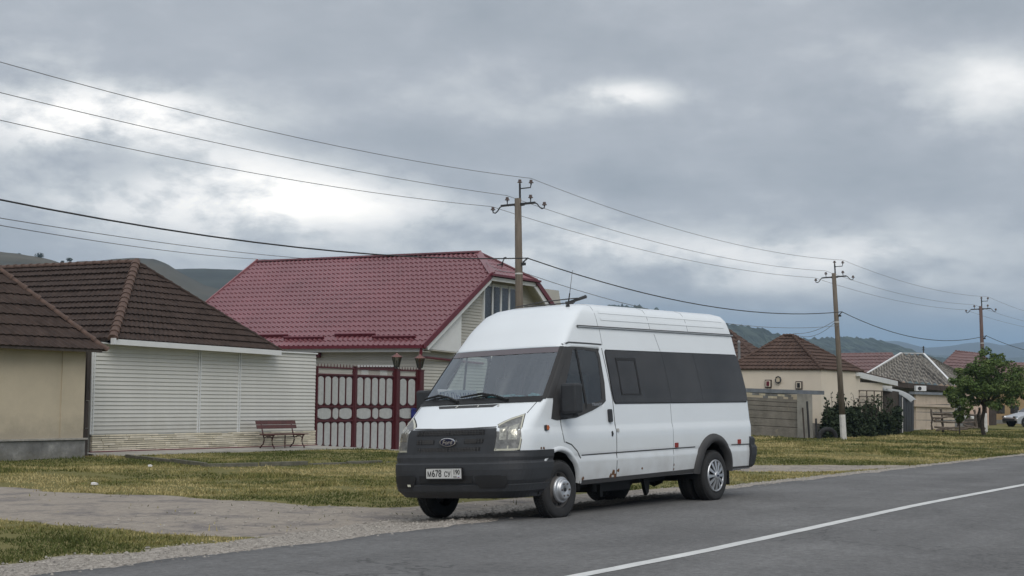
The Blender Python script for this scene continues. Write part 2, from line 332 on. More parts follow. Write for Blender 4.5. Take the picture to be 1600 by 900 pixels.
def splash(m, z0, z1, amt, col, sc=3.0):  # mud splashed up from the ground
    t = m.node_tree; n = t.nodes; l = t.links; b = n['Principled BSDF']; src = b.inputs['Base Color'].links[0].from_socket
    g = n.new('ShaderNodeNewGeometry'); sp = n.new('ShaderNodeSeparateXYZ'); l.new(g.outputs['Position'], sp.inputs[0])
    mr = n.new('ShaderNodeMapRange'); l.new(sp.outputs[2], mr.inputs[0]); mr.inputs[1].default_value = z1; mr.inputs[2].default_value = z0; mr.inputs[3].default_value = -.45; mr.inputs[4].default_value = .55
    nz = n.new('ShaderNodeTexNoise'); nz.inputs['Scale'].default_value = sc; nz.inputs['Detail'].default_value = 9; nz.inputs['Roughness'].default_value = .7; l.new(g.outputs['Position'], nz.inputs[0])
    a = n.new('ShaderNodeMath'); a.operation = 'ADD'; l.new(mr.outputs[0], a.inputs[0]); l.new(nz.outputs[0], a.inputs[1])
    r = n.new('ShaderNodeMapRange'); l.new(a.outputs[0], r.inputs[0]); r.inputs[1].default_value = .42; r.inputs[2].default_value = .95; r.inputs[4].default_value = amt
    x = n.new('ShaderNodeMix'); x.data_type = 'RGBA'; l.new(r.outputs[0], x.inputs['Factor']); l.new(src, x.inputs['A']); x.inputs['B'].default_value = tuple(col)+(1,); l.new(x.outputs['Result'], b.inputs['Base Color'])
splash(M['cream'], .42, 1.3, .55, (.27, .24, .19)); splash(M['siding'], .45, 1.2, .4, (.36, .34, .29)); splash(M['cream2'], 0, 1.2, .5, (.36, .31, .24)); splash(M['plinth'], -.1, .5, .6, (.14, .13, .10)); splash(M['stone'], 0, .4, .5, (.3, .26, .2))

# ------------------------------------------------------------------ ground, road
def grid_axis(lo, a, b, step, hi, g=1.22):
    fine = list(np.arange(a, b+1e-6, step)); up = []; s = step; q = b
    while q < hi: s *= g; q += s; up.append(q)
    dn = []; s = step; q = a
    while q > lo: s *= g; q -= s; dn.append(q)
    return np.array(dn[::-1]+fine+up)
gx = grid_axis(-3000, 6, 62, .14, 9000); gy = grid_axis(-3000, 9.2, 27, .14, 9000)
GX, GY = np.meshgrid(gx, gy); nx, ny = len(gx), len(gy)
GZ = zg(GX, GY); i_ = np.arange(nx-1); j_ = np.arange(ny-1); II, JJ = np.meshgrid(i_, j_); b_ = (JJ*nx+II).ravel()
def ground_mat():
    m = bpy.data.materials.new('ground_soil'); m.use_nodes = True; t = m.node_tree; n = t.nodes; l = t.links; p = n['Principled BSDF']
    p.inputs['Roughness'].default_value = .95; p.inputs['Specular IOR Level'].default_value = .15
    tcn = n.new('ShaderNodeTexCoord')
    def nz(s, d=6, r=.6):
        q = n.new('ShaderNodeTexNoise'); q.inputs['Scale'].default_value = s; q.inputs['Detail'].default_value = d; q.inputs['Roughness'].default_value = r
        l.new(tcn.outputs['Object'], q.inputs[0]); return q.outputs[0]
    def ramp(src, stops):
        q = n.new('ShaderNodeValToRGB'); l.new(src, q.inputs[0]); e = q.color_ramp.elements
        e[0].position, e[0].color = stops[0][0], stops[0][1]+(1,); e[1].position, e[1].color = stops[-1][0], stops[-1][1]+(1,)
        for a, c in stops[1:-1]: z = e.new(a); z.color = c+(1,)
        return q.outputs[0]
    def mix(f, a, b):
        q = n.new('ShaderNodeMix'); q.data_type = 'RGBA'; l.new(f, q.inputs['Factor']); l.new(a, q.inputs['A']); l.new(b, q.inputs['B']); return q.outputs['Result']
    def mask(attr, sc, amp):
        a = n.new('ShaderNodeAttribute'); a.attribute_name = attr; m1 = n.new('ShaderNodeMath'); m1.operation = 'MULTIPLY_ADD'; l.new(nz(sc, 8, .7), m1.inputs[0]); m1.inputs[1].default_value = amp; m1.inputs[2].default_value = -amp/2
        m2 = n.new('ShaderNodeMath'); m2.operation = 'ADD'; l.new(m1.outputs[0], m2.inputs[0]); l.new(a.outputs['Fac'], m2.inputs[1])
        return ramp(m2.outputs[0], [(.42, (0, 0, 0)), (.58, (1, 1, 1))])
    grass = mix(nz(.35, 5, .6), ramp(nz(9, 8, .7), [(.3, (.095, .102, .034)), (.7, (.155, .155, .056))]), ramp(nz(7, 8, .7), [(.3, (.15, .13, .055)), (.7, (.24, .205, .09))]))
    dirt = mix(nz(.5, 6, .65), ramp(nz(7, 10, .85), [(.32, (.15, .13, .115)), (.66, (.40, .35, .295))]), ramp(nz(11, 10, .88), [(.34, (.19, .17, .155)), (.66, (.50, .445, .375))]))
    dirt2 = mix(ramp(nz(1.3, 7, .7), [(.50, (0, 0, 0)), (.60, (1, 1, 1))]), dirt, ramp(nz(9, 9, .85), [(.34, (.13, .118, .112)), (.66, (.29, .262, .24))]))
    v = n.new('ShaderNodeTexVoronoi'); v.inputs['Scale'].default_value = 38; l.new(tcn.outputs['Object'], v.inputs['Vector'])
    bw = n.new('ShaderNodeRGBToBW'); l.new(v.outputs['Color'], bw.inputs[0])
    grav = ramp(bw.outputs[0], [(.12, (.17, .15, .13)), (.5, (.33, .30, .265)), (.9, (.50, .455, .405))])
    c = mix(mask('drive', 2.2, .8), grass, dirt2); c = mix(mask('gravel', 3.0, .7), c, grav); l.new(c, p.inputs['Base Color'])
    bp = n.new('ShaderNodeBump'); bp.inputs['Strength'].default_value = .5; bp.inputs['Distance'].default_value = .03; l.new(nz(28, 8, .8), bp.inputs['Height']); l.new(bp.outputs[0], p.inputs['Normal'])
    return m
g_me = fast_mesh('ground', np.stack([GX.ravel(), GY.ravel(), GZ.ravel()-.004], 1), np.stack([b_, b_+1, b_+nx+1, b_+nx], 1), ground_mat())
g_me.polygons.foreach_set('use_smooth', [True]*len(g_me.polygons))
for nm, fn in (('drive', drive_mask), ('gravel', gravel_mask)):
    a = g_me.attributes.new(nm, 'FLOAT', 'POINT'); a.data.foreach_set('value', np.asarray(fn(GX, GY), np.float32).ravel())
tag(link('ground', g_me), kind='structure')

def asphalt():
    m = mat('asphalt', (.168, .167, .166), .9, var=.12, scale=.5, bump=.6, bscale=160, col2=(.145, .144, .144), spec=.25)
    t = m.node_tree; n = t.nodes; l = t.links; b = n['Principled BSDF']; src = b.inputs['Base Color'].links[0].from_socket
    tcn = n.new('ShaderNodeTexCoord'); v = n.new('ShaderNodeTexNoise'); v.inputs['Scale'].default_value = 13; v.inputs['Detail'].default_value = 7; v.inputs['Roughness'].default_value = .95; l.new(tcn.outputs['Object'], v.inputs['Vector'])
    r = n.new('ShaderNodeValToRGB'); l.new(v.outputs[0], r.inputs[0]); r.color_ramp.elements[0].position = .36; r.color_ramp.elements[0].color = (.66, .66, .66, 1); r.color_ramp.elements[1].position = .64; r.color_ramp.elements[1].color = (1.38, 1.38, 1.38, 1)
    mp = n.new('ShaderNodeMapping'); mp.inputs['Scale'].default_value = (.05, 1.1, 1); l.new(tcn.outputs['Object'], mp.inputs[0])
    w2 = n.new('ShaderNodeTexNoise'); w2.inputs['Scale'].default_value = 1; w2.inputs['Detail'].default_value = 5; l.new(mp.outputs[0], w2.inputs[0])
    r2 = n.new('ShaderNodeValToRGB'); l.new(w2.outputs[0], r2.inputs[0]); r2.color_ramp.elements[0].position = .3; r2.color_ramp.elements[0].color = (.86, .86, .86, 1); r2.color_ramp.elements[1].position = .7; r2.color_ramp.elements[1].color = (1.14, 1.14, 1.14, 1)
    a1 = n.new('ShaderNodeMix'); a1.data_type = 'RGBA'; a1.blend_type = 'MULTIPLY'; a1.inputs['Factor'].default_value = 1; l.new(src, a1.inputs['A']); l.new(r.outputs[0], a1.inputs['B'])
    a2 = n.new('ShaderNodeMix'); a2.data_type = 'RGBA'; a2.blend_type = 'MULTIPLY'; a2.inputs['Factor'].default_value = 1; l.new(a1.outputs['Result'], a2.inputs['A']); l.new(r2.outputs[0], a2.inputs['B'])
    vc = n.new('ShaderNodeTexVoronoi'); vc.feature = 'DISTANCE_TO_EDGE'; vc.inputs['Scale'].default_value = .55; dn = n.new('ShaderNodeTexNoise'); dn.inputs['Scale'].default_value = 2.5; dn.inputs['Detail'].default_value = 6
    l.new(tcn.outputs['Object'], dn.inputs[0]); va = n.new('ShaderNodeVectorMath'); va.operation = 'MULTIPLY_ADD'; l.new(dn.outputs['Color'], va.inputs[0]); va.inputs[1].default_value = (.9, .9, .9); l.new(tcn.outputs['Object'], va.inputs[2]); l.new(va.outputs[0], vc.inputs['Vector'])
    pn = n.new('ShaderNodeTexNoise'); pn.inputs['Scale'].default_value = .22; pn.inputs['Detail'].default_value = 3; l.new(tcn.outputs['Object'], pn.inputs[0])
    rc = n.new('ShaderNodeValToRGB'); l.new(vc.outputs['Distance'], rc.inputs[0]); rc.color_ramp.elements[0].position = .004; rc.color_ramp.elements[0].color = (1, 1, 1, 1); rc.color_ramp.elements[1].position = .016; rc.color_ramp.elements[1].color = (0, 0, 0, 1)
    rp = n.new('ShaderNodeValToRGB'); l.new(pn.outputs[0], rp.inputs[0]); rp.color_ramp.elements[0].position = .50; rp.color_ramp.elements[1].position = .60
    mu = n.new('ShaderNodeMath'); mu.operation = 'MULTIPLY'; l.new(rc.outputs[0], mu.inputs[0]); l.new(rp.outputs[0], mu.inputs[1]); mu2 = n.new('ShaderNodeMath'); mu2.operation = 'MULTIPLY'; l.new(mu.outputs[0], mu2.inputs[0]); mu2.inputs[1].default_value = .55
    a3 = n.new('ShaderNodeMix'); a3.data_type = 'RGBA'; l.new(mu2.outputs[0], a3.inputs['Factor']); l.new(a2.outputs['Result'], a3.inputs['A']); a3.inputs['B'].default_value = (.05, .05, .05, 1)
    l.new(a3.outputs['Result'], b.inputs['Base Color']); return m
mb = MB(); xs = list(np.arange(-40, 70, .25))+list(np.arange(70, 400, 4))
rows = []
for x in xs:
    e = YE+(fbm(x, 3.0, 1.9, 4, 21)-.5)*.34+(fbm(x, 1.0, .25, 2, 22)-.5)*.25
    zr = float(zroad(x))
    rows.append([(x, 2.0, zr-.01), (x, 4, zr+.02), (x, 5.8, zr+.035), (x, 7.6, zr+.025), (x, 9.0, zr+.012), (x, float(e), zr+.006), (x, float(e)+.03, zr-.06)])
tag(mb.grid([list(reversed(r)) for r in rows]).build('road', asphalt(), None, True), kind='structure')
mb = MB(); rows = []
for x in xs:
    zr = float(zroad(x))+.039; j = float(fbm(x, 0, 2.5, 3, 31)-.5)*.02
    rows.append([(x, 5.885+j, zr), (x, 5.745+j, zr)])
mpaint = mat('road_paint', (.58, .585, .575), .8, var=.15, scale=3, spot=((.2, .2, .2), .34, 11), bump=.3, bscale=90)
tag(mb.grid(rows).build('centre_line', mpaint), kind='structure')

# apron of concrete along the wall and the low kerb round the flower bed
mb = MB(); rows = []
for x in np.arange(25.3, 34.3, .3):
    o = .9+.25*float(fbm(x, 2, .9, 3, 41)-.5)-(.35*smooth(26.8, 25.3, x))
    rows.append([(x, 26.56, .012+.05), (x, 26.6-o, .035), (x, 26.6-o-.03, -.10)])
tag(mb.grid([list(reversed(r)) for r in rows]).build('pavement', M['concrete']), kind='structure')
mb = MB(); rows = []
for x in np.arange(34.0, 41, .3):
    z0 = float(zg(x, 25.6)); rows.append([(x, 26.9, z0+.06), (x, 25.9-.25*float(smooth(34, 36, x)), z0+.04), (x, 25.86-.25*float(smooth(34, 36, x)), z0-.12)])
tag(mb.grid([list(reversed(r)) for r in rows]).build('path', M['concrete']), kind='structure')
M['kerb'] = mat('mossy_concrete', (.12, .115, .09), .95, var=.35, scale=5, bump=.6, spot=((.08, .09, .04), .5, 4))
kerb = thing('kerb', 'low weathered concrete edging round the patch of lawn below the white clad wall', 'kerb', (23.0, 20.7, 0))
KP = [(25.5, 25.3), (23.0, 20.66), (25.4, 20.0), (29.4, 19.1)]
for a, b in zip(KP[:-1], KP[1:]):
    L = math.hypot(b[0]-a[0], b[1]-a[1]); n = max(1, round(L/1.0))
    for k in range(n):
        if a == KP[1] and k == 99: continue
        x0, y0 = a[0]+(b[0]-a[0])*(k+.02)/n, a[1]+(b[1]-a[1])*(k+.02)/n; x1, y1 = a[0]+(b[0]-a[0])*(k+.97)/n, a[1]+(b[1]-a[1])*(k+.97)/n
        q = MB(); ang = math.atan2(y1-y0, x1-x0); R = Matrix.Rotation(ang, 3, 'Z') @ Matrix.Rotation(random.uniform(-.03, .03), 3, 'X')
        zc = float(zg((x0+x1)/2, (y0+y1)/2)); hh = .08 if a != KP[2] else .045
        q.box(((x0+x1)/2-23.0, (y0+y1)/2-20.7, zc+hh/2-.03+random.uniform(-.012, .012)), (math.hypot(x1-x0, y1-y0), .08, hh+.06), R)
        q.build('kerb_stone', M['kerb'], kerb, bevel=.012)

# ------------------------------------------------------------------ builders for walls and roofs
def lerp(a, b, t): return a+(b-a)*t
def poly_at(pl, v):
    for (v0, a), (v1, b) in zip(pl[:-1], pl[1:]):
        if v <= v1+1e-9: return Vector(a).lerp(Vector(b), (v-v0)/max(v1-v0, 1e-9))
    return Vector(pl[-1][1])
def roof_face(parent, L, R, n, m, lip=.035, wave=.012, wl=.2, name='tile_course', rag=0.0, seg=4):
    """courses laid from eave (v=0) to ridge (v=1); L, R: edge polylines [(v, point)]; each course one part"""
    L = [(0, L[0]), (1, L[1])] if not isinstance(L[0][0], (int, float)) or len(L[0]) != 2 else L
    R = [(0, R[0]), (1, R[1])] if not isinstance(R[0][0], (int, float)) or len(R[0]) != 2 else R
    e0, e1 = poly_at(L, 0), poly_at(R, 0); u = (e1-e0).normalized(); up = poly_at(L, 1)-e0; nrm = u.cross(up).normalized()
    if nrm.z < 0: nrm = -nrm
    for k in range(n):
        v0, v1 = k/n, (k+1)/n; a0, a1, b0, b1 = poly_at(L, v0), poly_at(R, v0), poly_at(L, v1), poly_at(R, v1)
        wd = max((a1-a0).length, (b1-b0).length); cn = max(1, int(wd/(wl/seg))); rows = [[], [], []]; j = random.uniform(-rag, rag)
        for c in range(cn+1):
            t = c/cn; pa = a0.lerp(a1, t); pb = b0.lerp(b1, t)
            wa = wave*math.sin(2*PI*(pa-e0).dot(u)/wl); wb = wave*math.sin(2*PI*(pb-e0).dot(u)/wl); jj = lip+j+random.uniform(-rag, rag)*.5
            rows[0].append(pa+nrm*(-.03)); rows[1].append(pa+nrm*(jj+wa)); rows[2].append(pb+nrm*(.004+wb))
        me = MB().grid(rows).mesh(name, m); o = link(name, me, parent)
    return nrm
def caps(parent, a, b, n, r, m, name='ridge_tile', both=False):
    a, b = Vector(a), Vector(b); d = (b-a)/n; t = d.normalized(); sx = t.cross(Vector((0, 0, 1))).normalized(); upv = sx.cross(t)
    mb = MB(); rows = []
    for f, rr in ((-.08, r*1.18), (.12, r*1.2), (.14, r*1.02), (1.06, r*.92)):
        rows.append([sx*rr*math.cos(q)+upv*(rr*math.sin(q)*.85-.25*r)+d*f for q in np.linspace(-.25, PI+.25, 9)])
    me = mb.grid(rows).add(rows[0], [tuple(range(9))]).mesh(name, m)
    for k in range(n):
        o = link(name, me, parent); o.location = a+d*k
        if parent and parent.type == 'EMPTY': o.location = o.location
        o.rotation_euler = (random.uniform(-.02, .02), random.uniform(-.02, .02), 0)
def siding(parent, p0, p1, z0, z1, bh, m, joints=(), name='siding_board', top=None, thick=.02):
    """horizontal boards between ground points p0->p1, facing right of the direction"""
    p0, p1 = Vector((p0[0], p0[1], 0)), Vector((p1[0], p1[1], 0)); L = (p1-p0).length; d = (p1-p0)/L; nr = Vector((d.y, -d.x, 0))
    cuts = [0]+list(joints)+[L]; k = 0; z = z0; cache = {}
    while z < z1-.01:
        h = min(bh, z1-z)
        for a, b in zip(cuts[:-1], cuts[1:]):
            ua, ub = a+.004, b-.004
            if top:
                ua2, ub2 = max(ua, top(z+h)[0]), min(ub, top(z+h)[1]); ua, ub = max(ua, top(z)[0]), min(ub, top(z)[1])
                if ub-ua < .05: continue
                ub2 = max(ub2, ua2+.001)
            else: ua2, ub2 = ua, ub
            prof = [(thick, .004), (thick+.003, .014), (thick*.62, h*.62), (.004, h)]
            pts = [[d*lerp(ua, ua2, q[1]/h)+nr*q[0]+Vector((0, 0, q[1])) for q in prof], [d*lerp(ub, ub2, q[1]/h)+nr*q[0]+Vector((0, 0, q[1])) for q in prof]]
            key = (round(ua, 4), round(ub, 4), round(h, 4)) if not top else None
            me = cache.get(key) if key else None
            if me is None:
                g = MB().grid([[pts[0][i], pts[1][i]] for i in range(4)][::-1]); g.v += [tuple(d*ua), tuple(d*ub)]; nb = len(g.v)
                g.f.append((nb-2, nb-1, 7, 6)); g.f.append((nb-2, 6, 4, 2, 0)); g.f.append((nb-1, 1, 3, 5, 7)); me = g.mesh(name, m)
                if key: cache[key] = me
            o = link(name, me, parent); o.location = (p0.x, p0.y, z)
        z += h; k += 1
def wall_prism(parent, foot, z0, z1, m, name='wall'):
    return MB().slab([(x, y, z0) for x, y in foot], (0, 0, z1-z0)).build(name, m, parent)
def tree_parent_keep(o): return o

# ------------------------------------------------------------------ cream house at the left edge
h1 = thing('house', 'cream plastered house with mossy dark brown tiled roof at the left edge', 'house')
wall_prism(h1, [(10, 25.6), (24.46, 25.6), (24.46, 33), (10, 33)], .40, 2.42, M['cream'])
MB().box((24.1, 25.588, 1.42), (.66, .03, 1.96)).build('corner_pilaster', M['cream'], h1)
wall_prism(h1, [(9.9, 25.5), (24.43, 25.5), (24.43, 33.1), (9.9, 33.1)], -.2, .40, M['plinth'], 'plinth')
MB().slab([(9.9, 25.46, .405), (24.47, 25.46, .405), (24.47, 33.1, .405), (9.9, 33.1, .405)], (0, 0, .035)).build('ledge', M['concrete'], h1)
k_, s_ = 3.6, 1.04
E1 = Vector((24.75, 25.25, 2.385)); A1 = Vector((24.75-k_, 25.25+k_, 2.385+k_*s_)); W1 = Vector((9.6, 25.25, 2.385)); A1w = Vector((13.2, 25.25+k_, 2.385+k_*s_))
roof_face(h1, (W1, A1w), (E1, A1), 16, M['brown'], .04, .012, .19, rag=.004)
E1b = Vector((24.75, 33.3, 2.385)); A1b = Vector((24.75-k_, 33.3-k_, 2.385+k_*s_))
roof_face(h1, (E1, A1), (E1b, A1b), 16, M['brown'], .04, .012, .19)
caps(h1, E1+Vector((0, 0, .03)), A1+Vector((0, 0, .03)), 17, .085, M['ridge'])
MB().box((17, 25.27, 2.36), (15.2, .05, .05)).build('fascia', M['darkwood'], h1)
# narrow gap between the houses closed by old dark boards
gp = thing('gap_boards', 'rough dark upright boards closing the gap between cream house and white clad building', 'boards', (24.9, 25.9, 0))
MB().box((-.06, .44, 1.2), (.74, .03, 2.5)).build('board_backing', M['darkwood'], gp)
for i, (x0, zt) in enumerate(((24.53, 2.25), (24.66, 2.36), (24.79, 2.18), (24.93, 2.44), (25.10, 2.5))):
    for z0, z1 in ((-.1, .52+.1*(i % 3)), (.54+.1*(i % 3), 1.25+.12*(i % 2)), (1.27+.12*(i % 2), zt)):
        MB().box((x0-24.9, .30+random.uniform(-.03, .03), (z0+z1)/2), (.125, .05, z1-z0), Matrix.Rotation(random.uniform(-.012, .012), 3, 'Y')).build('board', M['darkwood'], gp)

# ------------------------------------------------------------------ white clad building with the brown hipped roof
b2 = thing('outbuilding', 'white clad building with brown hipped roof, clay hip tiles and stone base, behind the bench', 'building')
wall_prism(b2, [(25.64, 26.62), (34.0, 26.62), (34.0, 27.0), (32.0, 27.0), (32.0, 35), (25.64, 35)], -.2, 2.58, M['seam'])
siding(b2, (25.62, 26.6), (33.98, 26.6), .475, 2.595, .0955, M['siding'], (3.62, 5.14))
for x in (25.64, 29.245, 30.765):
    for dx in (-.035, .035): MB().box((x+dx, 26.575, 1.535), (.03, .03, 2.12)).build('joint_strip', M['white'], b2)
MB().box((29.8, 26.585, 2.61), (8.4, .09, .035)).build('top_trim', M['white'], b2)
MB().box((29.8, 26.572, .462), (8.38, .05, .022)).build('base_strip', M['seam'], b2)
MB().box((29.81, 26.60, .24), (8.36, .03, .46)).build('joint_mortar', M['conc_fence'], b2)
stone3 = [MB(), MB(), MB()]; rows_ = 9; bh = .46/rows_
for r in range(rows_):                  # facing of long thin stones
    x = 25.64-random.random()*.3
    while x < 33.98:
        L = random.choice((.16, .3, .45, .6))*random.uniform(.8, 1.2); a, b = max(x, 25.64), min(x+L, 33.98)
        if b-a > .03: random.choice(stone3).box(((a+b)/2, 26.578-random.uniform(0, .022), .012+bh*(r+.5)), (b-a-.006, .05, bh-random.uniform(.006, .02)))
        x += L
for q, c_ in zip(stone3, ((.66, .60, .47), (.56, .51, .40), (.72, .66, .54))): tag(q.build('stone_facing', mat('stone_facing', c_, .85, var=.12, scale=6, bump=.3), b2), kind='stuff')
MB().box((29.8, 26.545, .068), (8.45, .06, .03)).build('bottom_flashing', M['redtrim'], b2)
EL2, ER2, AP2 = Vector((25.95, 26.3, 2.70)), Vector((32.08, 26.3, 2.63)), Vector((29.03, 28.67, 4.83))
FL2, RG2 = Vector((25.95, 36.5, 2.70)), Vector((29.03, 36.5, 4.83)); ER2b = Vector((32.08, 36.5, 2.63))
roof_face(b2, (EL2, AP2), (ER2, AP2), 13, M['brown'], .04, .012, .16, rag=.003)
roof_face(b2, (FL2, RG2), (EL2, AP2), 13, M['brown'], .045, .010, .16, rag=.012)
roof_face(b2, (ER2, AP2), (ER2b, RG2), 13, M['brown'], .04, .01, .16)
caps(b2, EL2+Vector((0, 0, .04)), AP2+Vector((0, 0, .05)), 17, .105, M['ridge'])
caps(b2, AP2+Vector((0, 0, .03)), RG2+Vector((0, 0, .03)), 26, .085, M['ridge'])
caps(b2, ER2+Vector((0, 0, .02)), AP2+Vector((0, 0, .03)), 17, .06, M['brown'], 'hip_tile')
MB().slab([(25.98, 26.24, 2.57), (32.05, 26.24, 2.50), (32.05, 26.24, 2.63), (25.98, 26.24, 2.70)], (0, .04, 0)).build('fascia', M['white'], b2)
MB().slab([(25.98, 26.28, 2.57), (32.05, 26.28, 2.50), (32.05, 26.6, 2.52), (25.98, 26.6, 2.59)], (0, 0, .012)).build('soffit', M['white'], b2)
MB().box((25.945, 26.27, 2.645), (.06, .12, .15)).build('fascia_end', M['white'], b2)
MB().slab([(25.97, 26.3, 2.66), (25.97, 36, 2.66), (25.97, 36, 2.72), (25.97, 26.3, 2.72)], (.03, 0, 0)).build('side_fascia', M['darkwood'], b2)

# ------------------------------------------------------------------ bench
bn = thing('bench', 'small dark red wooden bench with curved iron legs standing against the white clad wall', 'bench', (31.8, 25.95, .06))
def seat_plank(y, z, ang, name='seat_plank', wd=.105, ln=1.62):
    MB().box((0, y, z), (ln, wd, .026), Matrix.Rotation(ang, 3, 'X')).build(name, M['bench'], bn, bevel=.004)
for y in (-.20, -.08, .04): seat_plank(y, .355, 0)
for z, y in ((.545, .19), (.655, .225)): seat_plank(y, z, PI/2-.28, 'back_plank', .10)
for x in (-.62, .62):
    e = MB()
    e.tube([(x, -.26, -.005), (x, -.24, .03), (x, -.19, .10), (x, -.17, .20), (x, -.20, .29), (x, -.22, .335)], [.022, .017, .016, .018, .018, .014], 6)
    e.tube([(x, .22, -.005), (x, .19, .04), (x, .12, .10), (x, .09, .20), (x, .11, .29), (x, .13, .34)], [.022, .017, .016, .018, .018, .014], 6)
    e.tube([(x, -.25, .33), (x, .14, .33)], .017, 6); e.tube([(x, -.19, .24), (x, -.12, .30), (x, .0, .30), (x, .10, .25)], .012, 6)
    e.tube([(x, .13, .34), (x, .15, .42), (x, .19, .56), (x, .23, .70)], [.02, .017, .015, .012], 6)
    e.build('leg', M['blackred'], bn, True)
MB().tube([(0, -.1, -.005), (0, -.1, .33)], .016, 6).build('leg', M['blackred'], bn)
MB().tube([(-.62, .0, .27), (.62, .0, .27)], .010, 6).build('stretcher', M['blackred'], bn)

# ------------------------------------------------------------------ dark red metal gate
GYP = 26.6
def oval(x0, x1, z0, z1, k=.35, pointed=True):
    c = (x0+x1)/2; w = (x1-x0)/2; q = min(k*w*2, (z1-z0)*.3); pts = []
    prof = [(1, 0), (.95, .45), (.62, .8), (.25, 1.0 if pointed else .95)]
    top = [(c+w*a, z1-q+q*b) for a, b in prof]+[(c-w*a, z1-q+q*b) for a, b in reversed(prof)]
    bot = [(c-w*a, z0+q-q*b) for a, b in prof]+[(c+w*a, z0+q-q*b) for a, b in reversed(prof)]
    return top+bot
def gate_panel(parent, x0, x1, z0, z1, pointed=True, k=.35):
    o = oval(x0, x1, z0, z1, k, pointed); m = MB(); n = len(o); c = Vector(((x0+x1)/2, 0, (z0+z1)/2))
    a = [Vector((x, .004, z)) for x, z in o]; b = [Vector((c.x+(x-c.x)*.93, -.018, c.z+(z-c.z)*.985)) for x, z in o]
    m.add(a+b, [tuple(range(n, 2*n))]+[(i, (i+1) % n, n+(i+1) % n, n+i) for i in range(n)]); m.f = [tuple(reversed(f)) for f in m.f]
    m.build('panel', M['panel'], parent)
def gate_leaf(name, label, x0, x1, zb0, zb1, npan, mid, handle=None):
    t = thing(name, label, 'gate', (x0, GYP, 0)); W = x1-x0; ztop = 2.25; zb = max(zb0, zb1)
    MB().slab([(0, .012, zb0), (W, .012, zb1), (W, .012, 2.03), (0, .012, 2.03)], (0, .02, 0)).build('sheet', M['gate'], t)
    fr = MB()
    for z, h in ((2.235, .045), (2.04, .045), (1.135, .05), (.735, .05)): fr.box((W/2, -.01, z), (W, .05, h))
    fr.build('rail', M['gate'], t)
    for x in (.02, W-.02):
        MB().slab([(x-.022, -.04, zb0 if x < W/2 else zb1), (x+.022, -.04, zb0 if x < W/2 else zb1), (x+.022, -.04, 2.26), (x-.022, -.04, 2.26)], (0, .055, 0)).build('stile', M['gate'], t)
    pw = (W-.08)/npan
    for i in range(npan):
        a = .04+pw*i+pw*.12; b = .04+pw*(i+1)-pw*.12
        gate_panel(t, a, b, 1.175, 1.985)
        zl = lerp(zb0, zb1, (a+b)/2/W); gate_panel(t, a, b, zl+.07, .695)
        if i: MB().box((.04+pw*i, -.006, 1.58), (.018, .03, .84)).build('bar', M['gate'], t); MB().box((.04+pw*i, -.006, lerp(zl+.05, .7, .5)), (.018, .03, .65-zl)).build('bar', M['gate'], t)
    for a, b in mid: gate_panel(t, .04+(W-.08)*a, .04+(W-.08)*b, .775, 1.10, b-a < .25, .45)
    n = int(W/.155); lat = MB()
    for i in range(int(W/.035)):
        x = .04+i*.035
        if x+.12 < W-.02: lat.slab([(x, -.004, 2.06), (x+.010, -.004, 2.06), (x+.125, -.004, 2.215), (x+.115, -.004, 2.215)], (0, .006, 0)); lat.slab([(x+.115, .004, 2.06), (x+.125, .004, 2.06), (x+.010, .004, 2.215), (x, .004, 2.215)], (0, .006, 0))
    tag(lat.build('lattice', M['siding2'], t), kind='stuff')
    me = MB().box((0, 0, .045), (.022, .022, .09), None, .5).mesh('spike', M['gate'])
    for i in range(n+1):
        o = link('spike', me, t); o.location = (.05+i*(W-.1)/n, -.01, 2.255)
    return t
M2 = [(.02, .40), (.45, .60), (.64, .99)]
gate_leaf('gate_leaf', 'left dark red gate leaf with grey oval panels, next to the white clad wall', 34.03, 35.76, -.02, -.13, 5, M2)
gate_leaf('gate_leaf', 'right dark red gate leaf with grey oval panels, beside the lantern post', 35.86, 37.78, -.13, -.24, 5, M2)
gate_leaf('wicket_gate', 'narrow dark red wicket gate with the blue letter box, between the two lantern posts', 38.0, 39.0, -.25, -.27, 2, [(.06, .92)])
def gate_post(x, w, zb, zt, label, lantern=True):
    t = thing('gate_post', label, 'gate post', (x, GYP-.02, 0))
    MB().box((0, 0, (zb+zt)/2-.05), (w, w, zt-zb+.1)).build('post', M['gate'], t, bevel=.008)
    MB().box((0, 0, zt+.012), (w+.03, w+.03, .03)).build('cap', M['gate'], t)
    if not lantern: return t
    z = zt+.03; l_ = link('lantern', MB().lathe([(.0, 0), (.05, 0), (.05, .02), (.02, .03), (.07, .045)], Matrix.Translation((0, 0, z)), 6).mesh('lantern', M['iron'], False), t)
    g = MB().lathe([(.072, .05), (.145, .35)], Matrix.Translation((0, 0, z)), 6).build('glass_panes', M['panes'], l_)
    c = MB()
    for k in range(6):
        a = 2*PI*k/6; c.tube([(.074*math.cos(a), .074*math.sin(a), z+.05), (.148*math.cos(a), .148*math.sin(a), z+.355)], .011, 4)
    c.tube([(0, 0, z+.05), (0, 0, z+.25)], .02, 5); c.build('lantern_bars', M['iron'], l_)
    MB().lathe([(.175, .345), (.17, .362), (.08, .42), (.04, .44), (.03, .46), (.0, .48)], Matrix.Translation((0, 0, z)), 6).build('lantern_roof', M['lantern_roof'], l_)
    return t
M['panes'] = glass('lantern_glass', (.9, .88, .85), .04, .9); M['lantern_roof'] = mat('lantern_copper', (.16, .07, .06), .45, .3, var=.2)
gate_post(35.81, .07, -.13, 2.27, 'thin dark red post between the two gate leaves', False)
gate_post(37.89, .17, -.26, 2.25, 'dark red gate post with lantern between the gate leaf and the wicket gate')
gate_post(39.13, .2, -.28, 2.25, 'dark red gate post with lantern nearest the red roofed house')
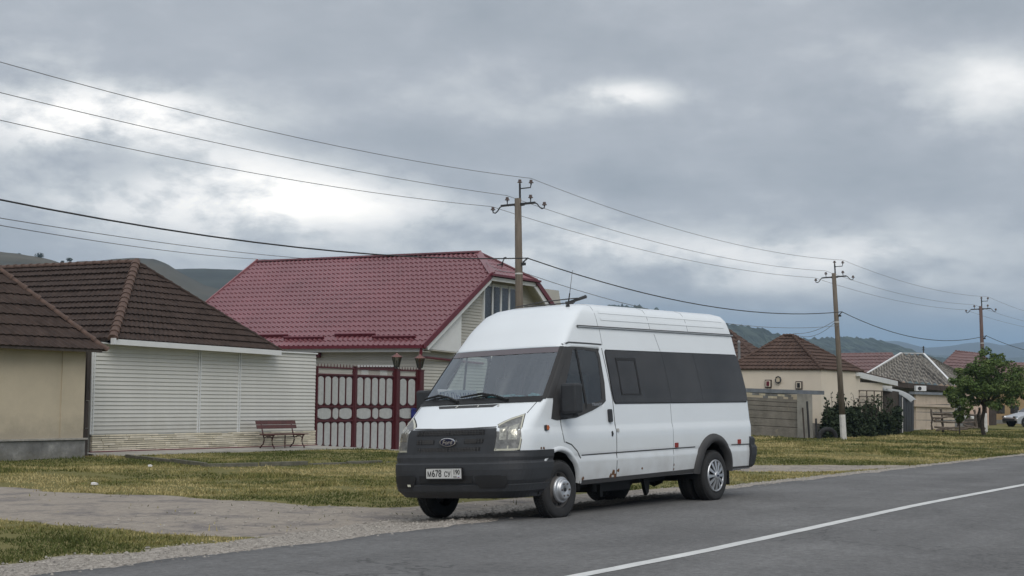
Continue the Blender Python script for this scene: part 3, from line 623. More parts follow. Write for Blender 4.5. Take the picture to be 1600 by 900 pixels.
bx = thing('letter_box', 'blue letter box hanging on the wicket gate', 'letter box', (38.02+.72, GYP-.05, .80))
MB().box((0, -.04, .13), (.17, .08, .26)).build('box', M['blue'], bx, bevel=.01); MB().box((0, -.083, .215), (.11, .006, .02)).build('slot', M['black'], bx)
MB().slab([(-.095, -.095, .255), (.095, -.095, .255), (.095, .0, .285), (-.095, .0, .285)], (0, 0, .012)).build('lid', M['blue'], bx)

# ------------------------------------------------------------------ wine red roofed house
h3 = thing('house', 'white sided house with wine red metal tile roof and half hipped gable behind the gate', 'house')
XE, YG, YB = 40.31, 27.3, 38.85; ZE = 3.06; XR, ZR = 45.89, 6.58; XE2 = 51.47
wall_prism(h3, [(40.75, 27.75), (51.0, 27.75), (51.0, 38.5), (40.75, 38.5)], -.4, 2.98, M['siding2'])
siding(h3, (40.73, 38.5), (40.73, 27.7), .0, 2.95, .105, M['siding2'], (4.6,))
siding(h3, (40.7, 27.72), (51.0, 27.72), .0, 2.92, .105, M['siding2'])
MB().box((40.72, 27.72, 1.4), (.09, .09, 3.1)).build('corner_trim', M['siding2'], h3)
MB().box((40.70, 33.9, 1.4), (.03, .08, 3.1)).build('joint_strip', M['white'], h3)
# gable wall above the eave (outline: rakes and half hip)
SL = (5.66-ZE)/(44.31-XE)
def rake(z): return XE+(z-ZE)/SL
gx0, gx1 = 42.75, 49.0
GT = 5.48
MB().slab([(40.8, 27.78, 2.95), (50.9, 27.78, 2.95), (rake(GT)+6.2-(rake(GT)-44.1)*2-.3, 27.78, GT), (rake(GT)+.35, 27.78, GT)], (0, .1, 0)).build('gable_wall', M['siding2'], h3)
siding(h3, (40.7, 27.76), (51.0, 27.76), 2.98, 5.5, .105, M['siding2'], (), 'siding_board', lambda z: (max(rake(z)+.55-40.7, gx0-40.7), (2*XR-rake(z)-.55)-40.7))
# boxed eave: flat pale triangle under the rake
MB().slab([(40.42, 27.42, 2.99), (42.78, 27.42, 2.93), (42.78, 27.42, rake(0)*0+ZE+SL*(42.78-XE)-.12)], (0, .3, 0)).build('eave_box', M['white'], h3)
MB().slab([(40.40, 27.42, 2.95), (42.8, 27.42, 2.89), (42.8, 27.8, 2.89), (40.4, 27.8, 2.95)], (0, 0, .03)).build('eave_soffit', M['siding2'], h3)
# gable window, four lights
wf = MB().box((45.72, 27.735, 4.55), (2.32, .05, 1.70)).build('window', M['white'], h3)
for i in range(4):
    x = 44.60+.565*i+.28; MB().box((x, 27.70, 4.55), (.43 if i else .48, .02, 1.46)).build('pane', M['house_glass'], wf)
for i in range(5): MB().box((44.63+.562*i-.02, 27.69, 4.55), (.085, .03, 1.62)).build('mullion', M['white'], wf)
# roof: metal tiles
NC = 20
Lp = [(0, (XE, YG-.05, ZE)), (.735, (44.36, YG-.05, 5.66)), (1, (XR, 28.77, ZR))]; Rp = [(0, (XE, YB, ZE)), (1, (XR, YB, ZR))]
e0 = Vector((XE, YG-.05, ZE)); uu = Vector((0, 1, 0)); upv = Vector((XR-XE, 0, ZR-ZE)); SLN = upv.length; upn = upv/SLN; nn = Vector((-upn.z, 0, upn.x)); TW, TH = .205, SLN/NC
def wv(u): return .034*(math.sin(2*PI*u/TW-PI/2)) + .008*math.sin(4*PI*u/TW)
SEG = 6
def tile_rows(u0, nseg, du):
    rows = [[], [], [], []]
    for c in range(nseg+1):
        u = u0+du*c; h = wv(u)
        for r_, (v, q) in enumerate(((0.0, -.03), (0.0, .034), (TH*.5, .022), (TH, .0))): rows[r_].append(Vector((u, v, h+q)))
    return rows
tm = MB().grid(tile_rows(0, SEG, TW/SEG)).mesh('tile', M['red'])
for f in tm.polygons: f.use_smooth = False
fr_ = Matrix(((uu.x, upn.x, nn.x, e0.x), (uu.y, upn.y, nn.y, e0.y), (uu.z, upn.z, nn.z, e0.z), (0, 0, 0, 1)))
rest = MB(); cnt = 0; NEAR = 15
for k in range(NC):
    v0, v1 = k/NC, (k+1)/NC; ua = max((poly_at(Lp, v)-e0).dot(uu) for v in (v0, v1)); ub = (poly_at(Rp, v0)-e0).dot(uu); lo = min((poly_at(Lp, v)-e0).dot(uu) for v in (v0, v1))
    i0 = math.ceil(ua/TW-1e-6); i1 = min(i0+NEAR, int(ub/TW))
    for i in range(i0, i1):
        o = link('tile', tm, h3); o.matrix_local = fr_ @ Matrix.Translation((i*TW, k*TH, 0)); cnt += 1
    for a, b in ((lo, i0*TW), (i1*TW, ub)):
        if b-a < .01: continue
        ns = max(1, int(round((b-a)/TW*SEG))); rr = tile_rows(a, ns, (b-a)/ns)
        if a == lo and lo < ua-1e-6:
            for r_ in rr:
                for q in r_:
                    q.x = max(q.x, (poly_at(Lp, (k+min(q.y/TH, 1))/NC)-e0).dot(uu))
        rest.grid([[fr_ @ (q+Vector((0, k*TH, 0))) for q in r_] for r_ in rr])
tag(rest.build('roof_tiles', M['red'], h3), kind='stuff')
# half hip over the gable, far slope, ridge, trims
roof_face(h3, (Vector((44.36, YG-.05, 5.66)), Vector((XR, 28.77, ZR))), (Vector((47.42, YG-.05, 5.66)), Vector((XR, 28.77, ZR))), 6, M['red'], .02, .02, .205)
MB().add([(XE2, YG, ZE), (XE2, YB, ZE), (XR, YB, ZR), (XR, 28.77, ZR), (47.42, YG-.05, 5.66)], [(0, 1, 2, 3, 4)]).build('far_slope', M['red'], h3)
def bar(parent, name, a, b, w, h, m, up=(0, 0, 1), off=(0, 0, 0)):
    a, b = Vector(a)+Vector(off), Vector(b)+Vector(off); t = (b-a); L = t.length; t.normalize(); s = t.cross(Vector(up)).normalized(); u2 = s.cross(t)
    R = Matrix((t, s, u2)).transposed(); return MB().box((a+b)/2, (L, w, h), R).build(name, m, parent)
bar(h3, 'ridge_cap', (XR, 28.7, ZR+.03), (XR, YB, ZR+.03), .26, .06, M['red']); 
bar(h3, 'hip_cap', (44.36, YG-.08, 5.68), (XR, 28.77, ZR+.03), .22, .05, M['red'], nn); bar(h3, 'hip_cap', (47.42, YG-.08, 5.68), (XR, 28.77, ZR+.03), .22, .05, M['red'])
bar(h3, 'verge_board', (XE-.03, YG-.07, ZE-.03), (44.4, YG-.07, 5.65), .04, .17, M['redtrim']); bar(h3, 'verge_board', (XE2, YG-.07, ZE), (47.4, YG-.07, 5.65), .04, .17, M['redtrim'])
bar(h3, 'verge_board', (XE, YB+.02, ZE), (XR, YB+.02, ZR+.06), .06, .14, mat('verge_pink', (.26, .11, .12), .5))
bar(h3, 'barge_board', (40.55, YG-.01, ZE-.06), (44.36, YG-.01, 5.46), .05, .17, M['white']); bar(h3, 'barge_board', (50.9, YG-.01, ZE-.0), (47.42, YG-.01, 5.46), .05, .17, M['white'])
bar(h3, 'barge_board', (44.3, YG-.01, 5.50), (47.5, YG-.01, 5.50), .05, .13, M['white'])
bar(h3, 'half_hip_gutter', (44.25, YG-.12, 5.63), (47.6, YG-.12, 5.63), .1, .07, M['redtrim'])
for s0, s1 in ((44.4, XE+.35), (47.4, XE2-.35)):
    MB().slab([(s0, YG, 5.58), (s1, YG, ZE+.08), (s1, 27.8, ZE+.08), (s0, 27.8, 5.58)], (0, 0, .02)).build('rake_soffit', M['siding2'], h3)
bar(h3, 'gutter', (XE-.05, YG-.05, ZE-.03), (XE-.05, YB, ZE-.03), .12, .10, M['redtrim']); bar(h3, 'eave_board', (XE+.04, YG, ZE-.13), (XE+.04, YB, ZE-.13), .03, .12, M['white'])
MB().slab([(XE+.05, YG, ZE-.19), (40.78, YG, ZE-.19), (40.78, YB, ZE-.19), (XE+.05, YB, ZE-.19)], (0, 0, .02)).build('soffit', M['siding2'], h3)
MB().tube([(XE-.02, 27.32, ZE-.08), (XE-.02, 27.34, 2.78), (40.62, 27.6, 2.5), (40.62, 27.62, -.2)], .05, 8).build('downpipe', M['redtrim'], h3)
MB().tube([(40.5, 27.5, 2.72), (42.5, 27.62, 2.66), (44.5, 27.62, 2.60)], .04, 8).build('drain_pipe', M['redtrim'], h3)
for y0, y1, r in ((33.15, 34.7, 1.9), (31.5, 33.2, 1.35), (29.5, 31.15, 1.9), (27.8, 29.5, 1.35)):
    c = fr_ @ Vector((y0-e0.y, r*TH, .06)); d = fr_ @ Vector((y1-e0.y, r*TH, .06)); bar(h3, 'snow_guard', c, d, .05, .13, M['redtrim'], nn)
# door with a red surround in the yard wall
dr = MB().box((40.66, 29.3, 1.15), (.07, 1.35, 2.5)).build('door', M['gate'], h3)
MB().box((40.62, 29.3, 2.42), (.08, 1.5, .06)).build('lintel', M['white'], dr)
for y in (29.0, 29.75): MB().box((40.615, y, 2.17), (.02, .28, .24)).build('pane', M['paper'], dr)
vb = MB().box((40.64, 31.9, 2.78), (.10, .55, .16)).build('vent_grille', M['redtrim'], h3)

# ------------------------------------------------------------------ the van; local x = metres behind the nose, y = -left, z up
DZ = .03
_Z = [q+DZ for q in (.25,.40,.55,.63,.70,.735,.95,.99,1.06,1.35,1.70,2.0,2.25,2.40,2.50,2.57,2.61,2.635,2.65)]
_W = [.92,.955,.976,.983,.975,.982,.988,.985,.970,.955,.90,.845,.80,.77,.735,.68,.58,.40,.05]
FZ = [q+DZ for q in (.25,.32,.45,.62,.72,.74,1.04,1.07,1.15,1.25,1.33,1.385,2.02,2.08,2.30,2.50,2.57,2.61,2.635,2.65)]
FS = [.12,.03,.00,.00,.02,.04,.11,.15,.25,.38,.49,.57,1.14,1.19,1.39,1.64,1.80,2.00,2.30,2.80]
AZ_ = [q+DZ for q in (.25,.74,1.04,1.15,1.385,2.02,2.3,2.57,2.65)]; A_ = [.38,.40,.36,.30,.20,.19,.22,.25,.2]
BZ_ = [q+DZ for q in (.25,1.04,1.385,2.02,2.5,2.61,2.635,2.65)]; B_ = [.55,.58,.80,.75,.55,.45,.30,.04]
RZ_ = [q+DZ for q in (.25,.4,1.05,1.35,2.25,2.50,2.57,2.61,2.635,2.65)]; R_ = [5.80,5.86,5.88,5.86,5.76,5.70,5.66,5.55,5.3,4.8]
NE_ = 2.3
def _I(z, a, b): return float(np.interp(z, a, b))
def plan(z): return _I(z, FZ, FS), _I(z, AZ_, A_), min(_I(z, BZ_, B_), _I(z, _Z, _W)), _I(z, _Z, _W), _I(z, RZ_, R_)
def surf(t, z, off=0.0, side=1):
    """t 0..1 front, 1..2 corner, 2+ metres along the side; off = metres proud; side 1 = left (towards the road)"""
    def raw(t, z):
        F, a, b, W, R = plan(z)
        if t <= 1: return np.array((F, (W-b)*t, z))
        if t <= 2:
            ph = (t-1)*PI/2; return np.array((F+a*(1-max(math.cos(ph), 0)**(2/NE_)), W-b+b*math.sin(ph)**(2/NE_), z))
        return np.array((F+a+(t-2), W, z))
    p = raw(t, z)
    if off:
        e = .02; t0, t1 = (t-e, t+e) if t > e else (t, t+e)
        if t0 < 2 < t1: t1 = 2.0 if t <= 2 else t1; t0 = 2.0 if t > 2 else t0
        d1 = raw(t1, z)-raw(t0, z); d2 = raw(t, z+.012)-raw(t, z-.012)
        n = np.cross(d2, d1); n /= max(np.linalg.norm(n), 1e-9)
        if t > 1.7 and n[1] < 0: n = -n
        if t <= 1.7 and n[0] > 0: n = -n
        p = p+n*off
    return Vector((p[0], -p[1]*side, p[2]))
def sidept(s, z, off=0.0, side=1):
    F, a, b, W, R = plan(z); t = 2+s-F-a
    if t >= 2: return surf(t, z, off, side)
    x = min(max((F+a-s)/a, 0), 1); c = x**(NE_/2)                       # invert the corner ellipse
    c = 1-(s-F)/a; ph = math.acos(min(max(max(c, 0)**(NE_/2), 0), 1)); return surf(1+ph/(PI/2), z, off, side)
def sheet(name, m, rows, fn, off, parent, side=1, ncol=8, back=.012, smoothf=True):
    """a thin panel laid on the shell; rows = [(z, u0, u1)], fn maps (u, z, off, side) to a point"""
    g = []; 
    for z, u0, u1 in rows: g.append([fn(lerp(u0, u1, c/ncol), z, off, side) for c in range(ncol+1)])
    b = []
    for z, u0, u1 in rows: b.append([fn(lerp(u0, u1, c/ncol), z, off-back, side) for c in range(ncol+1)])
    mb = MB(); mb.grid(g); n0 = len(mb.v); R_n, C_n = len(g), ncol+1
    front0 = len(mb.v); mb.v += list(mb.v[:n0]); mb.v += [tuple(q) for r in b for q in r]; nb0 = front0+n0
    ring = [(0, c) for c in range(C_n)]+[(r, C_n-1) for r in range(1, R_n)]+[(R_n-1, c) for c in range(C_n-2, -1, -1)]+[(r, 0) for r in range(R_n-2, 0, -1)]
    for i in range(len(ring)):
        a_, b__ = ring[i], ring[(i+1) % len(ring)]; ia, ib = a_[0]*C_n+a_[1], b__[0]*C_n+b__[1]
        mb.f.append((front0+ib, front0+ia, nb0+ia, nb0+ib))
    if side > 0: mb.f = [tuple(reversed(f)) for f in mb.f]
    o = mb.build(name, m, parent, False)
    if smoothf:
        nq = (R_n-1)*ncol; o.data.polygons.foreach_set('use_smooth', [i < nq for i in range(len(o.data.polygons))])
    return o
def strip(name, m, pts, w, fn, off, parent, side=1, n=None, back=.008):
    """a narrow line on the shell through (u, z) points"""
    P = [];
    for (u0, z0), (u1, z1) in zip(pts[:-1], pts[1:]):
        k = max(2, int(math.hypot(u1-u0, z1-z0)/.06)) if n is None else n
        for i in range(k): P.append((lerp(u0, u1, i/k), lerp(z0, z1, i/k)))
    P.append(pts[-1]); rows = [[], [], [], []]
    for i, (u, z) in enumerate(P):
        a, b = P[max(i-1, 0)], P[min(i+1, len(P)-1)]; du, dz = b[0]-a[0], b[1]-a[1]; L = math.hypot(du, dz) or 1; du, dz = -dz/L*w/2, du/L*w/2
        rows[0].append(fn(u+du, z+dz, off-back, side)); rows[1].append(fn(u+du, z+dz, off, side)); rows[2].append(fn(u-du, z-dz, off, side)); rows[3].append(fn(u-du, z-dz, off-back, side))
    if side < 0: rows = rows[::-1]
    return MB().grid(rows).build(name, m, parent)
def ring_on(name, m, outer, inner, fn, off, parent, side=1):
    a = [fn(u, z, off, side) for u, z in outer]; b = [fn(u, z, off, side) for u, z in inner]; n = len(a); mb = MB()
    a2 = [fn(u, z, off-.014, side) for u, z in outer]; b2_ = [fn(u, z, off-.02, side) for u, z in inner]
    mb.add(a+b+a2+b2_, [(i, (i+1) % n, n+(i+1) % n, n+i) for i in range(n)]+[((i+1) % n, i, 2*n+i, 2*n+(i+1) % n) for i in range(n)]+[(n+i, n+(i+1) % n, 3*n+(i+1) % n, 3*n+i) for i in range(n)])
    return mb.build(name, m, parent)
def fill(name, m, poly, fn, off, parent, side=1, back=.01):
    """convex-ish polygon of (u, z) on the shell, fanned from its middle"""
    cu = sum(q[0] for q in poly)/len(poly); cz = sum(q[1] for q in poly)/len(poly); P = []
    for (u0, z0), (u1, z1) in zip(poly, poly[1:]+poly[:1]):
        for i in range(4): P.append((lerp(u0, u1, i/4), lerp(z0, z1, i/4)))
    n = len(P); vs = []; fs = []
    for k in (1.0, .66, .33): vs += [fn(lerp(cu, u, k), lerp(cz, z, k), off, side) for u, z in P]
    vs.append(fn(cu, cz, off, side)); vs += [fn(u, z, off-back, side) for u, z in P]
    for k in (0, 1): fs += [(k*n+i, k*n+(i+1) % n, (k+1)*n+(i+1) % n, (k+1)*n+i) for i in range(n)]
    fs += [(2*n+i, 2*n+(i+1) % n, 3*n) for i in range(n)]; fs += [((i+1) % n, i, 3*n+1+i, 3*n+1+(i+1) % n) for i in range(n)]
    return MB().add(vs, fs).build(name, m, parent, False)

van = bpy.data.objects.new('van', None); COL.objects.link(van)
tag(van, 'white high roofed passenger van with dark side windows parked at the road edge', 'van')
vy, vg, vb_, vo = -.098, .0115, .047, Vector((15.165, 9.863, -.01))
_B = Vector((math.cos(vy)*math.cos(vg), math.sin(vy)*math.cos(vg), math.sin(vg))); _L = -(Vector((0, 0, 1)).cross(_B)).normalized(); _Uv = _B.cross(_L); _Uv = _Uv if _Uv.z > 0 else -_Uv
_L2 = _L*math.cos(vb_)+_Uv*math.sin(vb_); _U2 = -_L*math.sin(vb_)+_Uv*math.cos(vb_)
MV = Matrix(((_B.x, -_L2.x, _U2.x, vo.x), (_B.y, -_L2.y, _U2.y, vo.y), (_B.z, -_L2.z, _U2.z, vo.z), (0, 0, 0, 1))); van.matrix_world = MV
WBX, FOX, WR = 4.683, .933, .345
# shell
zl = sorted(set([round(q, 3) for q in list(np.arange(.40, .95, .035))+[.66, .68, .73, .745, .765, .98, 1.0, 1.02, 1.035, 1.055, 1.07, 1.085, 1.095, 1.11, 1.13, 1.15, 1.18]+list(np.arange(1.21, 1.415, .035))+[1.445]+list(np.arange(1.49, 2.04, .055))+[2.05]+list(np.arange(2.09, 2.50, .045))+[2.53, 2.555, 2.575, 2.59, 2.60, 2.615, 2.63, 2.64, 2.65, 2.66, 2.668, 2.675, 2.68]]))
NF, NCn, NS, NR = 5, 16, 150, 5
def half_ring(z):
    F, a, b, W, R = plan(z); pts = []
    for i in range(NF): pts.append((F, (W-b)*i/NF))
    for i in range(NCn):
        ph = i/NCn*PI/2; pts.append((F+a*(1-math.cos(ph)**(2/NE_)), W-b+b*math.sin(ph)**(2/NE_)))
    rr = min(.10, W*.5); s0, s1 = F+a, R-rr
    for i in range(NS+1): pts.append((s0+(s1-s0)*i/NS, W))
    for i in range(1, NR+1):
        ph = i/NR*PI/2; pts.append((s1+rr*math.sin(ph), W-rr+rr*math.cos(ph)))
    pts.append((R, (W-rr)*.5)); pts.append((R, 0.0)); return pts
WS0, WS1 = 1.445, 2.05
def arch_snap(s, z):
    for cx, cz, r in ((FOX, .375, .435), (WBX, .385, .445)):
        d = math.hypot(s-cx, z-cz)
        if abs(d-r) < .028 and z > .36: s, z = cx+(s-cx)*r/d, cz+(z-cz)*r/d
    return s, z
vs, fs = [], []; K = len(half_ring(1.0))
for z in zl:
    for s, y in half_ring(z):
        s2, z2 = arch_snap(s, z) if y > .85 else (s, z); vs.append((s2, -y, z2))
nh = len(vs); vs += [(x, -y, z) for x, y, z in vs]
DOOR = [(.80, 1.17), (1.02, 1.16), (1.50, 1.27), (1.96, 1.395), (2.05, 2.0), (1.40, 2.0), (.95, 1.45)]
DG = [(1.05, 1.45), (1.10, 1.40), (1.56, 1.335), (2.0, 1.37), (2.05, 2.04), (1.44, 2.04)]       # see-through part of the door window
def inside(p, poly):
    x, y = p; c = False
    for (x0, y0), (x1, y1) in zip(poly, poly[1:]+poly[:1]):
        if (y0 > y) != (y1 > y) and x < (x1-x0)*(y-y0)/(y1-y0)+x0: c = not c
    return c
for i in range(len(zl)-1):
    zc = (zl[i]+zl[i+1])/2
    for k in range(K-1):
        q = [i*K+k, i*K+k+1, (i+1)*K+k+1, (i+1)*K+k]; c = sum((Vector(vs[j]) for j in q), Vector())/4
        if WS0 < zc < WS1 and k < NF+NCn-3: continue
        if abs(c.y) > .8 and any(math.hypot(c.x-cx, c.z-cz) < r-.004 for cx, cz, r in ((FOX, .375, .435), (WBX, .385, .445))): continue
        if k >= NF+NCn-1 and inside((c.x, c.z), DG): continue
        fs.append(tuple(q)); fs.append(tuple(nh+j for j in reversed(q)))
fs = [tuple(reversed(f)) for f in fs]
top = (len(zl)-1)*K
for k in range(K-1): fs.append((top+k, top+k+1, nh+top+k+1, nh+top+k))
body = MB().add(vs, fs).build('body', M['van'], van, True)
bmx = bmesh.new(); bmx.from_mesh(body.data); bmesh.ops.remove_doubles(bmx, verts=bmx.verts, dist=.0008); bmesh.ops.recalc_face_normals(bmx, faces=bmx.faces); bmx.to_mesh(body.data); bmx.free()
try: body.data.set_sharp_from_angle(angle=math.radians(32))
except Exception: pass
sol = body.modifiers.new('s', 'SOLIDIFY'); sol.thickness = .012; sol.offset = -1
# floor, wheel wells, inside
fl = MB(); fl.box((3.25, 0, .44), (4.7, 1.80, .10)); fl.box((3.1, 0, .36), (4.6, .9, .12)); fl.box((.75, 0, .42), (1.0, 1.2, .14)); fl.build('underbody', M['black'], van)
for cx, cz, r in ((FOX, .375, .43), (WBX, .385, .44)):
    for sd in (1, -1):
        rows = [[Vector((cx+r*math.cos(a), -sd*y, cz+r*math.sin(a))) for a in np.linspace(-.15, PI+.15, 20)] for y in (.965, .45)]
        rows.append([Vector((cx, -sd*.45, cz))]*20); MB().grid(rows).build('wheel_well', M['black'], van)
MB().box((2.75, -.3, .32), (.9, .45, .16)).build('fuel_tank', M['black'], van); ut = MB();  ut.tube([(2.4, .2, .33), (5.2, .25, .33)], .045, 6)
ut.build('exhaust', M['black'], van); ut = MB(); ut.tube([(WBX, .75, .345), (WBX, -.75, .345)], .07, 8); ut.lathe([(0, -.15), (.12, -.1), (.16, 0), (.12, .1), (0, .15)], Matrix.Translation((WBX, 0, .345)), 12); ut.build('rear_axle', M['black'], van); MB().tube([(FOX, .75, .345), (FOX, -.75, .345)], .05, 8).build('front_axle', M['black'], van)
MB().box((2.35, -.6, .26), (.06, .05, .16)).build('step_bracket', M['black'], van); MB().slab([(3.42, -.6, .36), (3.58, -.6, .36), (3.55, -.6, .18), (3.50, -.6, .14), (3.47, -.6, .2)], (0, .05, 0)).build('step_bracket', M['black'], van)
# cabin
ds = MB().add([(.66, -.84, 1.36), (.66, .84, 1.36), (1.12, .86, 1.42), (1.12, -.86, 1.42), (1.2, -.86, 1.0), (1.2, .86, 1.0)], [(0, 1, 2, 3), (3, 2, 5, 4)]).build('dashboard', M['dash'], van)
MB().box((2.3, 0, 1.5), (.03, 1.62, 1.1)).build('bulkhead', M['seat'], van)
MB().box((1.9, 0, .75), (1.2, 1.7, .05)).build('cabin_floor', M['dash'], van)
MB().box((1.98, 0, 2.10), (.7, 1.4, .03)).build('headliner', M['liner'], van)
for y in (.50, 0.05, -.46):
    st = MB(); st.box((1.72, y, 1.0), (.5, .44, .16)); st.box((1.98, y, 1.40), (.13, .44, .70), Matrix.Rotation(.16, 3, 'Y')); st.build('seat', M['seat'], van, bevel=.03)
    MB().box((2.05, y, 1.84), (.09, .24, .20)).build('headrest', M['seat'], van, bevel=.03)
sw = MB(); rt = Matrix.Translation((1.32, -.46, 1.36)) @ Matrix.Rotation(-.9, 4, 'Y'); sw.tube([rt @ Vector((.2*math.cos(a), .2*math.sin(a), 0)) for a in np.linspace(0, 2*PI, 20)], .015, 6); sw.tube([rt @ Vector((-.2, 0, 0)), rt @ Vector((.2, 0, 0))], .018, 5); sw.build('steering_wheel', M['black'], van)
# windscreen
rows = [(z, 0, 1.86) for z in np.linspace(WS0-.03, WS1+.015, 9)]
def both(name, m, z0, z1, tmax, off, n=9, cols=14, back=.006):
    g = []
    for z in np.linspace(z0, z1, n):
        h = [surf(lerp(0, tmax, c/cols), z, off, 1) for c in range(cols+1)]; g.append([Vector((q.x, -q.y, q.z)) for q in h[::-1]]+h[1:])
    return MB().grid(g).build(name, m, van, True)
ws = both('windscreen', M['glass'], WS0-.03, WS1+.015, 1.86, .004)
def band(name, m, z0, z1, t0, t1, off, parent=ws):
    for sd in (1, -1): sheet(name, m, [(z, t0, t1) for z in np.linspace(z0, z1, 4)], surf, off, parent, sd, 10, .004)
shade_m = mat('sun_strip', (.12, .105, .115), .12, var=.05)
band('sun_strip', shade_m, 1.985, 2.055, 0, 1.88, .009); band('frit', M['black'], 1.40, 1.455, 0, 1.82, .009)
for sd in (1, -1): sheet('frit', M['black'], [(z, 1.78, 1.90) for z in np.linspace(1.42, 2.06, 8)], surf, .010, ws, sd, 5, .004)
# A pillar trim (dark) between windscreen and door window
for sd in (1, -1): sheet('pillar_trim', M['plastic2'], [(z, 1.885, 2.06+.04*(2.06-z)) for z in np.linspace(1.43, 2.06, 9)], surf, .006, van, sd, 5, .004)
# scuttle, wipers
band('scuttle', M['black'], 1.385, 1.41, 0, 1.80, .014, van)
for y0, y1, nm in ((.10, -.62, 1), (-.10, .60, 1)):
    pass
def wiper(y0, y1, yt):
    w_ = MB(); a = Vector((.60, y0, 1.44)); 
    def on_ws(y, z):                       # windscreen point at lateral y
        F, aa, b, W, R = plan(z); yl = abs(y); t = yl/(W-b) if yl <= W-b else 1+math.asin(min(1, ((yl-(W-b))/b))**(NE_/2))/(PI/2); q = surf(t, z, .03, 1 if y < 0 else -1); return q
    p0, p1, p2 = on_ws(y0, 1.40), on_ws(lerp(y0, y1, .5), 1.475), on_ws(y1, 1.445)
    w_.tube([p0, p1, p2], [.018, .013, .008], 5); b0, b1, b2_ = on_ws(lerp(y0, yt, .2), 1.45), on_ws(lerp(y0, yt, .6), 1.495), on_ws(yt, 1.46)
    w_.tube([b0, b1, b2_], [.012, .016, .012], 5); w_.build('wiper', M['black'], van)
wiper(.22, .70, .86); wiper(-.52, .02, .22)
# things behind the windscreen: route sign and rags, they lie on the dashboard
# bumper, grille
def bumper_rows(z0, z1, t0, t1, n=5): return [(z, t0, t1) for z in np.linspace(z0, z1, n)]
bp_ = MB(); bg = []
tb = lambda z: 2.30 if z > .6 else 2.16
zs_b = [.30, .34, .38, .45, .455, .50, .56, .62, .68, .70, .715, .755, .80, .83]
for z in zs_b:
    off = .035 if .36 <= z <= .452 else (.022 if z > .455 else .012)
    if .70 <= z <= .72: off = .010
    F, a, b, W, R = plan(z); te = 2+(.785-F-a) if z > .62 else 2+(lerp(.60, .76, (z-.30)/.32)-F-a)
    h = [surf(te*c/30, z, off, 1) for c in range(31)]; bg.append([Vector((q.x, -q.y, q.z)) for q in h[::-1]]+h[1:])
bump = MB().grid(bg); bump.grid([bg[-1], [Vector((q.x+.03, q.y*.96, q.z-.004)) for q in bg[-1]]]); bump.grid([[Vector((q.x+.10, q.y*.9, q.z-.01)) for q in bg[0]], bg[0]]); bump = bump.build('front_bumper', M['plastic'], van, False)
# lower air intake and fog lamp recesses, dark
for sd in (1, -1):
    sheet('air_intake', M['black'], [(z, 0, .98) for z in (.475, .53, .555)], surf, .026, bump, sd, 6, .004)
    sheet('fog_recess', M['black'], [(.42, 1.10, 1.45), (.48, 1.04, 1.5), (.545, 1.02, 1.48), (.56, 1.08, 1.36)], surf, .041, bump, sd, 6, .004)
sheet('fog_lamp', mat('fog_lens', (.75, .75, .62), .2, var=.05), [(.437, 1.12, 1.17), (.462, 1.12, 1.17)], surf, .046, bump, -1, 2, .006)
# grille block: from bumper up to bonnet edge, tapering inward at the bottom
for sd in (1, -1): sheet('grille', M['plastic'], [(.80, 0, 1.235), (.86, 0, 1.24), (.93, 0, 1.245), (1.0, 0, 1.25), (1.06, 0, 1.255), (1.085, 0, 1.255)], surf, .016, van, sd, 14, .03)
gr = [o for o in van.children if o.name.startswith('grille')]
me_bar = None
for (z, wy) in ((1.045, .46), (.945, .45), (.850, .41)):
    for sd in (1, -1):
        tm_ = 1.10 if z > 1 else (1.085 if z > .9 else 1.05)
        g0 = .0 if abs(z-.945) > .02 else .55
        gk = gr[0] if sd > 0 else gr[1]
        sheet('grille_opening', M['black'], [(z-.026, g0, tm_-.012), (z+.026, g0, tm_)], surf, .0185, gk, sd, 12, .002)
        gb = MB()
        n = int(19*(1-g0*.55))
        for i in range(n):
            t = lerp(g0+.05, tm_-.03, i/(n-1)); p, q = surf(t, z-.025, .022, sd), surf(t, z+.025, .022, sd); gb.tube([p, q], .0045, 4, False)
        for zz in (-.009, .009): gb.tube([surf(lerp(g0, tm_-.01, i/10), z+zz, .022, sd) for i in range(11)], .0035, 4, False)
        tag(gb.build('grille_mesh', M['plastic2'], gk), kind='stuff')
# emblem
em_c = surf(0, .935, .045); Re = Matrix.Translation(em_c) @ Matrix.Rotation(-PI/2-.18, 4, 'Y') @ Matrix.Rotation(-PI/2, 4, 'Z')
def ell(rx, ry, h0, h1, m, name, parent, inner=None):
    n = 28; vs_ = []; 
    for k, (f, h) in enumerate(((1.04, h0), (1.0, h1), (.93, h1+.003), (.0, h1+.003))):
        vs_ += [Re @ Vector((rx*f*math.cos(2*PI*i/n), ry*f*math.sin(2*PI*i/n), h)) for i in range(n)]
    fs_ = [(k*n+i, k*n+(i+1) % n, (k+1)*n+(i+1) % n, (k+1)*n+i) for k in range(3) for i in range(n)]
    return MB().add(vs_, fs_).build(name, m, parent)
emb = ell(.118, .052, -.03, .004, M['chrome'], 'emblem', van); ell(.106, .042, .004, .010, M['emblem'], 'emblem_disc', emb)
def text(body_, size, m, Mx, parent, name='lettering', shear=0.0, ext=.001, sx=1.0, bold=0.0):
    c = bpy.data.curves.new(name, 'FONT'); c.body = body_; c.size = size; c.align_x = 'CENTER'; c.align_y = 'CENTER'; c.shear = shear; c.extrude = ext; c.offset = bold
    o = bpy.data.objects.new(name, c); me = bpy.data.meshes.new_from_object(o); bpy.data.objects.remove(o); bpy.data.curves.remove(c)
    me.materials.clear(); me.materials.append(m); me.transform(Mx @ Matrix.Diagonal((sx, 1, 1, 1))); ob = link(name, me, parent); return ob
